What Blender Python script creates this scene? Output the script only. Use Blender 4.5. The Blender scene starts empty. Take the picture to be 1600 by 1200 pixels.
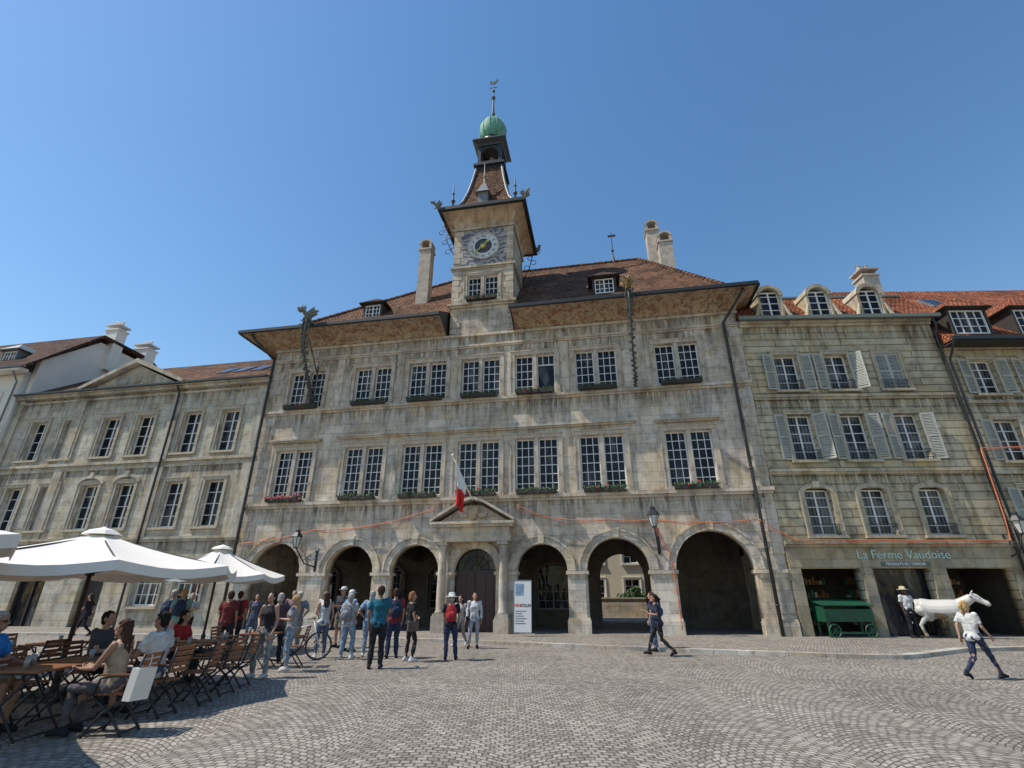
import bpy, bmesh, math, random
from math import sin, cos, pi, radians
from mathutils import Vector, Matrix, noise
random.seed(7)
S = bpy.context.scene
COL = S.collection
TS = bpy.data.scenes.new('workbench'); TVL = TS.view_layers[0]

# ------------------------------------------------------------------ materials
class NT:
    def __init__(s, name):
        s.mat = bpy.data.materials.new(name); s.mat.use_nodes = True
        s.t = s.mat.node_tree; s.b = s.t.nodes['Principled BSDF']
    def n(s, typ, ins=None, **props):
        nd = s.t.nodes.new(typ)
        for k, v in props.items(): setattr(nd, k, v)
        for k, v in (ins or {}).items():
            if isinstance(v, bpy.types.NodeSocket): s.t.links.new(v, nd.inputs[k])
            else: nd.inputs[k].default_value = v
        return nd
    def m(s, op, a, b=0.0, c=0.0):
        return s.n('ShaderNodeMath', {0: a, 1: b, 2: c}, operation=op).outputs[0]
    def mix(s, f, a, b, bt='MIX'):
        return s.n('ShaderNodeMixRGB', {0: f, 1: a, 2: b}, blend_type=bt).outputs[0]
    def noise(s, vec, scale, detail=4.0, rough=0.55):
        return s.n('ShaderNodeTexNoise', {'Vector': vec, 'Scale': scale, 'Detail': detail, 'Roughness': rough}).outputs[0]
    def ramp(s, f, stops):
        nd = s.n('ShaderNodeValToRGB', {0: f}); e = nd.color_ramp.elements
        while len(e) < len(stops): e.new(0.5)
        for i, (p, c) in enumerate(stops):
            e[i].position = p; e[i].color = c if len(c) == 4 else (*c, 1)
        return nd.outputs[0]
    def comb(s, x, y, z=0.0):
        return s.n('ShaderNodeCombineXYZ', {0: x, 1: y, 2: z}).outputs[0]
    def sep(s, v): return s.n('ShaderNodeSeparateXYZ', {0: v}).outputs
    def set(s, k, v):
        if isinstance(v, bpy.types.NodeSocket): s.t.links.new(v, s.b.inputs[k])
        else: s.b.inputs[k].default_value = v
    def bump(s, h, strength=.3, dist=.02):
        o = s.n('ShaderNodeBump', {'Strength': strength, 'Distance': dist, 'Height': h}).outputs[0]
        s.t.links.new(o, s.b.inputs['Normal'])
def c4(c, k=1.0): return (min(c[0]*k, 1), min(c[1]*k, 1), min(c[2]*k, 1), 1)
_mc = {}
def vmat(name, col, rough=.7, var=.18, scale=5, bump=.15, metal=0.0, dist=.01):
    key = (name, col)
    if key in _mc: return _mc[key]
    t = NT(name); co = t.n('ShaderNodeTexCoord').outputs['Object']
    a = t.noise(co, scale, 5); b = t.noise(co, scale*9, 3)
    f = t.m('ADD', t.m('MULTIPLY', a, .7), t.m('MULTIPLY', b, .3))
    t.set('Base Color', t.ramp(f, [(.3, c4(col, 1-var)), (.7, c4(col, 1+var))]))
    t.set('Roughness', rough); t.set('Metallic', metal)
    if bump: t.bump(f, bump, dist)
    _mc[key] = t.mat; return t.mat
def facecoords(t):
    tc = t.n('ShaderNodeTexCoord'); o = t.sep(tc.outputs['Object']); nn = t.sep(tc.outputs['Normal'])
    sw = t.m('GREATER_THAN', t.m('ABSOLUTE', nn[0]), t.m('ABSOLUTE', nn[1]))
    h = t.n('ShaderNodeMix', {0: sw, 2: o[0], 3: o[1]}, data_type='FLOAT').outputs[0]
    return tc.outputs['Object'], h, o[2]
def stone(name, col, w=.8, h=.38, stain=.5, ledges=(), joint=.012, jb=.5, zmax=16., tint=(.95, .84, .67), jc=.68):
    t = NT(name); obj, hx, z = facecoords(t)
    wob = t.m('MULTIPLY', t.noise(obj, 1.1, 2), .03)
    bv = t.comb(hx, t.m('ADD', z, wob))
    br = t.n('ShaderNodeTexBrick', {'Vector': bv, 'Color1': c4(col, .86), 'Color2': c4(col, 1.1), 'Mortar': c4(col, jc), 'Scale': 1.0,
             'Mortar Size': joint, 'Mortar Smooth': .4, 'Bias': 0.0, 'Brick Width': w, 'Row Height': h}, offset=.5)
    c = br.outputs[0]
    big = t.ramp(t.noise(obj, .42, 5, .6), [(.34, (.62, .61, .62)), (.5, (.95, .94, .92)), (.66, (1.0, .98, .95))])
    c = t.mix(.85, c, big, 'MULTIPLY')
    med = t.ramp(t.noise(obj, 1.9, 8, .75), [(.38, (.54, .525, .51)), (.51, (1, 1, 1)), (.75, (1, 1, 1))])
    c = t.mix(.75, c, med, 'MULTIPLY')
    warm = t.ramp(t.noise(obj, .8, 4, .6), [(.43, (1, 1, 1)), (.62, tint)])
    c = t.mix(.8, c, warm, 'MULTIPLY')
    sv = t.comb(t.m('MULTIPLY', hx, 2.6), t.m('MULTIPLY', z, .34))
    st = t.noise(sv, 1.0, 8, .72)
    streak = t.ramp(st, [(.38, (.38, .37, .355)), (.51, (1, 1, 1))])
    c = t.mix(stain, c, streak, 'MULTIPLY')
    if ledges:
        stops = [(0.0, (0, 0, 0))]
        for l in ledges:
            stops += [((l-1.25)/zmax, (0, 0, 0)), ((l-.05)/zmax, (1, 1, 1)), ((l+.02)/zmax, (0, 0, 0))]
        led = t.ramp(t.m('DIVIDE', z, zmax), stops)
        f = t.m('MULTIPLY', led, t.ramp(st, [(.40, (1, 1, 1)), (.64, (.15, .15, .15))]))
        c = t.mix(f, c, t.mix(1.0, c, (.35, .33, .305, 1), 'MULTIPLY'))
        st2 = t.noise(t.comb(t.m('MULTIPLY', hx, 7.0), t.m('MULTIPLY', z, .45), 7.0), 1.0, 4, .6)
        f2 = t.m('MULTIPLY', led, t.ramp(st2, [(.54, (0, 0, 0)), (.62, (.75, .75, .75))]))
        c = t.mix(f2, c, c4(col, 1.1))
    t.set('Base Color', c); t.set('Roughness', .9); t.set('Specular IOR Level', .25)
    hgt = t.m('ADD', t.m('MULTIPLY', t.m('SUBTRACT', 1.0, br.outputs[1]), jb), t.m('MULTIPLY', t.noise(obj, 14, 5, .7), .5))
    t.bump(hgt, .7, .025)
    return t.mat
def tiles(name, c1, c2, rowh=.2, w=.22):
    t = NT(name); obj, hx, z = facecoords(t)
    z2 = t.m('ADD', t.m('MULTIPLY', z, 1.4), t.m('MULTIPLY', t.noise(obj, .8, 2), .12))
    br = t.n('ShaderNodeTexBrick', {'Vector': t.comb(hx, z2), 'Color1': c4(c1), 'Color2': c4(c2), 'Mortar': c4(c1, .18), 'Scale': 1.0,
             'Mortar Size': .024, 'Mortar Smooth': .3, 'Bias': -.1, 'Brick Width': w, 'Row Height': rowh}, offset=.5)
    pat = t.ramp(t.noise(obj, .6, 6, .7), [(.36, (.45, .42, .42)), (.58, (1.05, 1, .95))])
    pat2 = t.ramp(t.noise(obj, 4.5, 5, .75), [(.38, (.35, .36, .36)), (.5, (.9, .9, .9)), (.64, (1.5, 1.4, 1.25))])
    t.set('Base Color', t.mix(.85, t.mix(.9, br.outputs[0], pat, 'MULTIPLY'), pat2, 'MULTIPLY')); t.set('Roughness', .95); t.set('Specular IOR Level', .15)
    saw = t.m('FRACT', t.m('DIVIDE', z2, rowh))
    t.bump(t.m('SUBTRACT', t.m('MULTIPLY', t.m('SUBTRACT', 1.0, saw), .9), br.outputs[1]), 1.0, .05)
    return t.mat

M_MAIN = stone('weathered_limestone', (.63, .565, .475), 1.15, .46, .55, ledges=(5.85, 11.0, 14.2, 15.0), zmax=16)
M_TRIM = stone('limestone_trim', (.61, .545, .46), 1.4, 3.0, .5)
M_PIER = stone('pier_limestone', (.65, .59, .50), .9, .45, .45)
M_TOWER = stone('tower_limestone', (.59, .52, .42), .7, .36, .55, zmax=26)
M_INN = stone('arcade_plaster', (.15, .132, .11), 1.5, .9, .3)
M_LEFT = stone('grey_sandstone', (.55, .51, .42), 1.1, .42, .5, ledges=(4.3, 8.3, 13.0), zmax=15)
M_LTRIM = stone('sandstone_trim', (.55, .51, .425), 1.6, 3.0, .45)
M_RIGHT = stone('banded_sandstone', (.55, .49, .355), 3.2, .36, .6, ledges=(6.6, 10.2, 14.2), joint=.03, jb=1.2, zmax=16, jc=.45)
M_RTRIM = stone('sandstone_dressing', (.53, .475, .365), 1.6, 3.0, .55)
M_SHOP = stone('shopfront_stone', (.42, .37, .27), 1.2, .6, .4)
M_CREAM = vmat('cream_render', (.68, .63, .54), .9, .1, 1.2, .1)
M_WHITE = vmat('white_render', (.72, .68, .62), .9, .08, 1.0, .1)
M_TILE = tiles('brown_roof_tile', (.16, .085, .052), (.27, .155, .095))
M_TILER = tiles('red_roof_tile', (.30, .10, .05), (.42, .17, .09))
M_TILED = tiles('dark_roof_tile', (.10, .06, .045), (.19, .11, .08))
M_DARK = vmat('dark_painted_metal', (.022, .024, .024), .45, .3, 8, .1)
M_DWOOD = vmat('dark_timber', (.035, .027, .022), .7, .3, 6, .2)
M_IRON = vmat('wrought_iron', (.02, .021, .023), .5, .3, 12, .1)
M_COPPER = vmat('green_copper', (.11, .29, .21), .7, .4, 3, .25)
M_GREENIRON = vmat('patinated_copper', (.17, .19, .16), .6, .4, 14, .3)
M_STRUT = vmat('weathered_wrought_iron', (.055, .065, .05), .6, .4, 14, .3)
M_GOLD = vmat('gilding', (.75, .5, .12), .3, .15, 10, .1, .9)
M_OLDGOLD = vmat('tarnished_gilding', (.26, .20, .08), .5, .6, 9, .3, .4)
M_FRAMEW = vmat('white_window_paint', (.76, .74, .70), .5, .06, 20, .05)
M_SHUT = vmat('grey_shutter_paint', (.39, .39, .335), .7, .2, 7, .1)
M_DOOR = vmat('oxblood_door', (.05, .018, .014), .45, .3, 9, .2)
M_LEAD = vmat('zinc_sheet', (.16, .165, .17), .5, .2, 3, .1)
M_BRICKCH = vmat('rendered_chimney', (.42, .365, .30), .9, .35, 3, .3)
M_INDARK = vmat('dark_interior', (.012, .011, .01), .9, .2, 3, 0)
M_LEAF = vmat('geranium_leaf', (.05, .11, .03), .6, .5, 14, .2)
M_FLR = vmat('red_geranium', (.62, .03, .03), .6, .2, 20, 0)
M_FLP = vmat('pink_geranium', (.75, .16, .24), .6, .2, 20, 0)
M_CABLE = vmat('orange_cable', (.62, .17, .07), .6, .1, 20, 0)
M_WOOD = vmat('orange_brown_slats', (.22, .085, .035), .5, .4, 6, .2)
M_CANVAS = vmat('cream_canvas', (.74, .69, .62), .85, .06, 1.5, .15, dist=.04)
M_LAMPG = vmat('lantern_glass', (.55, .55, .5), .15, .1, 5, 0)
def glassmat(name, col, spec=.5):
    t = NT(name); co = t.n('ShaderNodeTexCoord').outputs['Object']; rnd = t.n('ShaderNodeObjectInfo').outputs['Random']
    o = t.sep(co); shifted = t.comb(t.m('ADD', t.m('MULTIPLY', o[0], 1.6), t.m('MULTIPLY', rnd, 40.0)), t.m('MULTIPLY', o[2], .5), rnd)
    f = t.noise(shifted, 1.0, 4, .6)
    c = t.ramp(f, [(.40, c4(col, .35)), (.56, c4(col, 1.5)), (.66, (.10, .10, .095, 1))])
    t.set('Base Color', c); t.set('Roughness', .05)
    t.set('Specular IOR Level', spec); t.bump(t.noise(shifted, 2.2, 1), .35, .08); return t.mat
M_GLASS = glassmat('old_window_glass', (.014, .017, .021), .22)
def curtain():
    t = NT('curtained_glass'); co = t.n('ShaderNodeTexCoord').outputs['Object']; x = t.sep(co)[0]; rnd = t.n('ShaderNodeObjectInfo').outputs['Random']
    f = t.m('ADD', t.m('MULTIPLY', t.m('SINE', t.m('MULTIPLY', x, 38.0)), .1), t.noise(t.n('ShaderNodeVectorMath', {0: co, 1: t.comb(t.m('MULTIPLY', rnd, 30.), 0.0)}, operation='ADD').outputs[0], .9, 2))
    t.set('Base Color', t.ramp(f, [(.45, (.015, .018, .022)), (.66, (.16, .16, .15))])); t.set('Roughness', .06); t.set('Specular IOR Level', .25); return t.mat
M_CURT = curtain()
def painted():
    t = NT('painted_fresco'); co = t.n('ShaderNodeTexCoord').outputs['Object']
    n1 = t.noise(co, 1.5, 7, .75); w = t.n('ShaderNodeTexWave', {'Vector': co, 'Scale': .45, 'Distortion': 22.0, 'Detail': 5.0, 'Detail Scale': 1.7, 'Detail Roughness': .7}).outputs[1]
    c = t.ramp(n1, [(.36, (.20, .15, .11)), (.46, (.52, .41, .28)), (.54, (.42, .30, .19)), (.60, (.30, .12, .075)), (.66, (.56, .45, .31))])
    c2 = t.ramp(w, [(.1, (.42, .37, .33)), (.45, (1.0, .98, .95)), (.85, (.8, .74, .66))])
    t.set('Base Color', t.mix(.8, c, c2, 'MULTIPLY')); t.set('Roughness', .9); return t.mat
M_FRESCO = painted()
def blueface():
    t = NT('blue_clock_fresco'); co = t.n('ShaderNodeTexCoord').outputs['Object']
    w = t.n('ShaderNodeTexWave', {'Vector': co, 'Scale': .9, 'Distortion': 16.0, 'Detail': 4.0, 'Detail Scale': 1.3}, wave_type='RINGS').outputs[1]
    c = t.ramp(w, [(.2, (.12, .13, .17)), (.5, (.22, .225, .25)), (.75, (.38, .35, .31))])
    c = t.mix(.6, c, t.ramp(t.noise(co, 3.5, 5, .7), [(.35, (.55, .55, .57)), (.65, (1.15, 1.1, 1.0))]), 'MULTIPLY')
    t.set('Base Color', c); t.set('Roughness', .85); return t.mat
M_BLUE = blueface()
def setts(name, k=1.0, W=1.9, amp=.55):
    t = NT(name); co = t.n('ShaderNodeTexCoord').outputs['Object']; o = t.sep(co)
    xm = t.m('SUBTRACT', t.m('FLOORED_MODULO', t.m('ADD', o[0], t.m('MULTIPLY', t.noise(co, .4, 1), .12)), W), W/2)
    arc = t.m('MULTIPLY', t.m('MULTIPLY', xm, xm), amp)
    wb = t.n('ShaderNodeTexNoise', {'Vector': co, 'Scale': 5.0, 'Detail': 2.0})
    wv = t.sep(wb.outputs[1])
    x2 = t.m('ADD', xm, t.m('MULTIPLY', t.m('SUBTRACT', wv[0], .5), .075))
    y2 = t.m('ADD', t.m('ADD', o[1], arc), t.m('MULTIPLY', t.m('SUBTRACT', wv[1], .5), .07))
    br = t.n('ShaderNodeTexBrick', {'Vector': t.comb(x2, y2), 'Color1': (.225*k, .200*k, .170*k, 1), 'Color2': (.42*k, .38*k, .33*k, 1), 'Mortar': (.125*k, .106*k, .085*k, 1),
             'Scale': 1.0, 'Mortar Size': .012, 'Mortar Smooth': .5, 'Bias': 0.0, 'Brick Width': .115, 'Row Height': .098}, offset=.5)
    c = br.outputs[0]
    c = t.mix(.75, c, t.ramp(t.noise(co, .35, 6, .7), [(.34, (.70, .68, .66)), (.6, (1.1, 1.08, 1.05))]), 'MULTIPLY')
    c = t.mix(.65, c, t.ramp(t.noise(co, 7, 3, .6), [(.3, (.62, .62, .62)), (.7, (1.15, 1.13, 1.1))]), 'MULTIPLY')
    rare = t.ramp(t.noise(co, 11.0, 0), [(.70, (0, 0, 0)), (.76, (.55, .55, .55))])
    c = t.mix(rare, c, (.5, .47, .43, 1))
    spots = t.ramp(t.noise(co, 1.3, 5, .8), [(.30, (.6, .6, .6)), (.36, (1, 1, 1))])
    c = t.mix(.8, c, spots, 'MULTIPLY')
    t.set('Base Color', c); t.set('Roughness', .66)
    t.bump(t.m('ADD', t.m('SUBTRACT', 1.0, br.outputs[1]), t.m('MULTIPLY', t.noise(co, 30, 3), .35)), .9, .018)
    return t.mat
M_SETT = setts('granite_setts', .98); M_SETT2 = setts('pavement_setts', 1.05, 2.6, .0)
M_KERB = stone('kerb_granite', (.48, .46, .42), 1.2, .6, .1)

# ------------------------------------------------------------------ mesh helper
class MB:
    def __init__(s): s.v = []; s.f = []; s.mi = []
    def add(s, vs, fs, mi=0):
        o = len(s.v); s.v += [tuple(v) for v in vs]; s.f += [tuple(i+o for i in f) for f in fs]; s.mi += [mi]*len(fs); return s
    def box(s, x0, x1, y0, y1, z0, z1, mi=0, M=None):
        vs = [Vector(p) for p in ((x0,y0,z0),(x1,y0,z0),(x1,y1,z0),(x0,y1,z0),(x0,y0,z1),(x1,y0,z1),(x1,y1,z1),(x0,y1,z1))]
        if M: vs = [M @ v for v in vs]
        return s.add(vs, [(0,3,2,1),(4,5,6,7),(0,1,5,4),(1,2,6,5),(2,3,7,6),(3,0,4,7)], mi)
    def tube(s, pts, r, n=8, mi=0, cap=True, closed=False, flat=1.0):
        pts = [Vector(p) for p in pts]; N = len(pts)
        rs = r if isinstance(r, (list, tuple)) else [r]*N
        u = None; base = len(s.v); vs = []
        for i, p in enumerate(pts):
            if closed: d = pts[(i+1) % N]-pts[i-1]
            else: d = pts[min(i+1, N-1)]-pts[max(i-1, 0)]
            if d.length < 1e-9: d = Vector((0,0,1))
            d.normalize()
            if u is None:
                u = d.orthogonal() if abs(d.z) > .99 else d.cross(Vector((0,0,1)))
            u = (u-d*u.dot(d)); u = d.orthogonal() if u.length < 1e-6 else u; u.normalize(); w = d.cross(u)
            for k in range(n):
                a = 2*pi*k/n; vs.append(p+(u*cos(a)+w*sin(a)*flat)*rs[i])
        fs = []
        for i in range(N if closed else N-1):
            j = (i+1) % N
            for k in range(n):
                k2 = (k+1) % n; fs.append((i*n+k, i*n+k2, j*n+k2, j*n+k))
        if cap and not closed: fs += [tuple(range(n-1,-1,-1)), tuple((N-1)*n+k for k in range(n))]
        return s.add(vs, fs, mi)
    def lathe(s, prof, c=(0,0), n=20, mi=0, a0=0.0, sq=(1,1)):
        vs = []
        for r, z in prof:
            for k in range(n):
                a = a0+2*pi*k/n; vs.append((c[0]+r*cos(a)*sq[0], c[1]+r*sin(a)*sq[1], z))
        fs = []
        for i in range(len(prof)-1):
            for k in range(n):
                k2 = (k+1) % n; fs.append((i*n+k, i*n+k2, (i+1)*n+k2, (i+1)*n+k))
        fs += [tuple(range(n-1,-1,-1)), tuple((len(prof)-1)*n+k for k in range(n))]
        return s.add(vs, fs, mi)
    def ell(s, c, r, n=14, m=9, mi=0, M=None):
        if not isinstance(r, (tuple, list)): r = (r, r, r)
        vs = [Vector((0,0,-r[2]))]
        for i in range(1, m):
            t = -pi/2+pi*i/m
            for k in range(n):
                a = 2*pi*k/n; vs.append(Vector((r[0]*cos(t)*cos(a), r[1]*cos(t)*sin(a), r[2]*sin(t))))
        vs.append(Vector((0,0,r[2])))
        if M: vs = [M @ v for v in vs]
        vs = [v+Vector(c) for v in vs]
        fs = [(0, 1+(k+1) % n, 1+k) for k in range(n)]
        for i in range(m-2):
            for k in range(n):
                k2 = (k+1) % n; fs.append((1+i*n+k, 1+i*n+k2, 1+(i+1)*n+k2, 1+(i+1)*n+k))
        L = 1+(m-1)*n; fs += [(L, 1+(m-2)*n+k, 1+(m-2)*n+(k+1) % n) for k in range(n)]
        return s.add(vs, fs, mi)
    def prism(s, poly, a, b, ax='y', mi=0):
        n = len(poly)
        f = {'y': lambda p, t: (p[0], t, p[1]), 'x': lambda p, t: (t, p[0], p[1]), 'z': lambda p, t: (p[0], p[1], t)}[ax]
        vs = [f(p, a) for p in poly]+[f(p, b) for p in poly]
        fs = [tuple(range(n)), tuple(range(2*n-1, n-1, -1))]+[(i, (i+1) % n, (i+1) % n+n, i+n) for i in range(n)]
        return s.add(vs, fs, mi)
    def loft(s, rings, mi=0):
        n = len(rings[0]); vs = [p for r in rings for p in r]; fs = []
        for i in range(len(rings)-1):
            for k in range(n):
                k2 = (k+1) % n; fs.append((i*n+k, i*n+k2, (i+1)*n+k2, (i+1)*n+k))
        fs += [tuple(range(n-1,-1,-1)), tuple((len(rings)-1)*n+k for k in range(n))]
        return s.add(vs, fs, mi)
    def mesh(s, name, mats, smooth=False, recalc=True):
        me = bpy.data.meshes.new(name); me.from_pydata(s.v, [], s.f)
        for m in mats: me.materials.append(m)
        if len(mats) > 1: me.polygons.foreach_set('material_index', s.mi)
        if recalc:
            bm = bmesh.new(); bm.from_mesh(me); bmesh.ops.recalc_face_normals(bm, faces=bm.faces); bm.to_mesh(me); bm.free()
        if smooth: me.polygons.foreach_set('use_smooth', [True]*len(me.polygons))
        me.update(); return me
    def obj(s, name, mats, parent=None, smooth=False, loc=None, label=None, recalc=True):
        if not isinstance(mats, (list, tuple)): mats = [mats]
        return put(s.mesh(name, mats, smooth, recalc), name, parent, loc, label)
def put(me, name, parent=None, loc=None, label=None):
    o = bpy.data.objects.new(name, me); COL.objects.link(o)
    if parent: o.parent = parent
    if loc is not None: o.location = loc
    if label: o['label'] = label
    return o
def top(o, label, cat, group=None):
    o['label'] = label; o['category'] = cat
    if group: o['group'] = group
    return o
def empty(name, loc=(0,0,0), rz=0.0):
    o = bpy.data.objects.new(name, None); COL.objects.link(o); o.location = loc; o.rotation_euler = (0,0,rz); o.empty_display_size = .2
    return o
def W(b, p):
    return (Matrix.Translation(b.location) @ Matrix.Rotation(b.rotation_euler[2], 4, 'Z')) @ Vector(p)
def evalmesh(o):
    TVL.update(); dg = TVL.depsgraph; dg.update(); return bpy.data.meshes.new_from_object(o.evaluated_get(dg), depsgraph=dg)
def tmpobj(d):
    o = bpy.data.objects.new('tmp', d); TS.collection.objects.link(o); return o
def slab(name, outer, holes, y0, y1, mat, parent):
    cu = bpy.data.curves.new('tmp', 'CURVE'); cu.dimensions = '2D'; cu.fill_mode = 'BOTH'; cu.extrude = abs(y1-y0)/2
    for poly in [outer]+holes:
        sp = cu.splines.new('POLY'); sp.points.add(len(poly)-1); sp.use_cyclic_u = True
        for i, p in enumerate(poly): sp.points[i].co = (p[0], p[1], 0, 1)
    o = tmpobj(cu); me = evalmesh(o); bpy.data.objects.remove(o)
    for v in me.vertices: x, y, z = v.co; v.co = (x, (y0+y1)/2+z, y)
    bm = bmesh.new(); bm.from_mesh(me); bmesh.ops.remove_doubles(bm, verts=bm.verts, dist=1e-4); bmesh.ops.recalc_face_normals(bm, faces=bm.faces); bm.to_mesh(me); bm.free()
    me.materials.clear(); me.materials.append(mat); me.name = name
    return put(me, name, parent)
def rect(c, w, z0, z1): return [(c-w/2, z0), (c+w/2, z0), (c+w/2, z1), (c-w/2, z1)]
def archpts(c, w, zs, n=16, rise=None):
    r = w/2; rise = r if rise is None else rise
    return [(c-r*cos(pi*i/n), zs+rise*sin(pi*i/n)) for i in range(n+1)]
def bottomed(u0, u1, ztop, ops):
    p = [(u0, 0)]
    for o in sorted(ops):
        c, w, zs, arch = o
        p.append((c-w/2, 0)); p += archpts(c, w, zs) if arch else [(c-w/2, zs), (c+w/2, zs)]; p.append((c+w/2, 0))
    return p+[(u1, 0), (u1, ztop), (u0, ztop)]
def textobj(name, body, size, loc, parent, mat, ext=.01, rot=(pi/2,0,0), align='CENTER'):
    cu = bpy.data.curves.new('tmp', 'FONT'); cu.body = body; cu.size = size; cu.extrude = ext; cu.align_x = align; cu.align_y = 'CENTER'
    o = tmpobj(cu); me = evalmesh(o); bpy.data.objects.remove(o)
    me.materials.clear(); me.materials.append(mat); o = put(me, name, parent, loc); o.rotation_euler = rot; return o

# ------------------------------------------------------------------ windows
_wc = {}
def window(par, c, z0, w, h, lights=2, cols=3, rows=5, depth=.26, rise=0.0, glass=None, sur=M_TRIM, surw=.2, hood=False, shut=0, rail=False, closed=False, sill=True, mull=.2, v=0.0, fr=M_FRAMEW, opened=False):
    key = (w, h, lights, cols, rows, depth, rise, surw, hood, shut, rail, closed, mull, sill, sur.name, (glass or M_GLASS).name, fr.name, opened)
    if key not in _wc:
        glass = glass or M_GLASS; parts = {}
        def outline(w, h):
            return [(-w/2, 0), (w/2, 0)]+([(x, z) for x, z in reversed(archpts(0, w, h-rise, 10, rise))] if rise else [(w/2, h), (-w/2, h)])
        g = MB().prism(outline(w, h), depth, depth+.03); parts['window'] = (g, [glass])
        f = MB(); lw = (w-(lights-1)*mull)/lights
        for i in range(lights):
            x0 = -w/2+i*(lw+mull); x1 = x0+lw; a, b = depth-.07, depth-.002
            if opened and i == lights-1:
                # casement swung inwards: only the fixed frame and the upper row of panes stay in view
                f.box(x0, x0+.055, a, b, 0, h); f.box(x1-.055, x1, a, b, 0, h); f.box(x0+.055, x1-.055, a, b, h-.06, h); f.box(x0+.055, x1-.055, a, b, h*.72, h*.72+.06)
                for k in range(1, cols): x = x0+lw*k/cols; f.box(x-.016, x+.016, a+.015, b, h*.72+.06, h-.06)
                continue
            f.box(x0, x0+.055, a, b, 0, h-rise*.6); f.box(x1-.055, x1, a, b, 0, h-rise*.6); f.box(x0+.055, x1-.055, a, b, 0, .08); f.box(x0+.055, x1-.055, a, b, h-.06-rise*.35, h-rise*.35)
            for k in range(1, cols):
                x = x0+lw*k/cols; t = .035 if (cols % 2 == 0 and k == cols//2) else .016
                f.box(x-t, x+t, a+.015, b, .08, h-.06-rise*.3)
            for k in range(1, rows):
                z = h*k/rows; f.box(x0+.055, x1-.055, a+.02, b, z-.016, z+.016)
        parts['frame'] = (f, [fr])
        s = MB(); e = .015
        if surw:
            hh = h-rise
            for sx in (-1, 1):
                xa, xb = sorted((sx*(w/2+e), sx*(w/2+surw))); s.box(xa, xb, -.055, .05, -.02, hh)
                xa, xb = sorted((sx*(w/2+surw), sx*(w/2+surw+.05))); s.box(xa, xb, -.085, .05, -.02, hh)
            if rise:
                pi_ = archpts(0, w+2*e, hh, 12, rise+e); po = archpts(0, w+2*surw+.1, hh, 12, rise+surw)
                for i in range(12): s.prism([pi_[i], po[i], po[i+1], pi_[i+1]], -.06, .05)
                s.prism([(-.1, h), (.1, h), (.15, h+surw+.08), (-.15, h+surw+.08)], -.1, .04)
            else:
                s.box(-w/2-surw, w/2+surw, -.055, .05, h+e, h+surw); s.box(-w/2-surw-.06, w/2+surw+.06, -.09, .05, h+surw+.003, h+surw+.06)
        for i in range(1, lights):
            x = -w/2+i*lw+(i-1)*mull; s.box(x, x+mull, -.02, depth-.08, 0, h)
        if hood: s.box(-w/2-surw-.2, w/2+surw+.2, -.16, .05, h+.42, h+.5); s.box(-w/2-surw-.26, w/2+surw+.26, -.24, .05, h+.503, h+.58)
        if s.v: parts['surround'] = (s, [sur])
        if sill: parts['sill'] = (MB().box(-w/2-surw-.08, w/2+surw+.08, -.16, .06, -.14, -.022), [sur])
        if shut:
            sh = MB(); sw = w/2+.02
            sh.box(-sw/2, sw/2, -.03, 0, 0, .08); sh.box(-sw/2, sw/2, -.03, 0, h-.08, h); sh.box(-sw/2, -sw/2+.07, -.03, 0, .08, h-.08); sh.box(sw/2-.07, sw/2, -.03, 0, .08, h-.08)
            sh.box(-sw/2+.07, sw/2-.07, -.03, 0, h*.48, h*.48+.07)
            n = int(h/.075)
            for k in range(1, n):
                z = .06+(h-.1)*k/n
                sh.add([(-sw/2+.07,-.028,z), (sw/2-.07,-.028,z), (sw/2-.07,-.006,z+.05), (-sw/2+.07,-.006,z+.05)], [(0,1,2,3)])
            parts['shutter'] = (sh, [M_SHUT])
        if rail:
            r = MB(); r.box(-w/2-.03, w/2+.03, -.12, -.09, .42, .45); r.box(-w/2-.03, w/2+.03, -.12, -.09, .06, .085)
            for k in range(9):
                x = -w/2+w*k/8; r.tube([(x, -.105, .0), (x, -.105, .44)], .009, 5)
                if k < 8: xm = x+w/16; r.tube([(xm+.045*cos(t), -.105, .25+.09*sin(t)) for t in [2*pi*q/8 for q in range(8)]], .007, 4, closed=True)
            parts['railing'] = (r, [M_IRON])
        _wc[key] = {k: mb.mesh(k, mats) for k, (mb, mats) in parts.items()}
    P = _wc[key]
    wo = put(P['window'], 'window', par, (c, v, z0))
    for k in ('frame', 'surround', 'sill', 'railing'):
        if k in P: put(P[k], k, wo)
    if 'shutter' in P:
        sw = w/2+.02
        for sx in (-1, 1):
            s = put(P['shutter'], 'shutter', wo)
            if closed: s.location = (sx*sw/2, .03, 0)
            else:
                a = random.uniform(.04, .22) if random.random() < .75 else random.uniform(.5, .9)
                s.location = (sx*(w/2+.04+cos(a)*sw/2), -.03-sin(a)*sw/2, 0); s.rotation_euler = (0, 0, -sx*a)
    return wo

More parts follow.
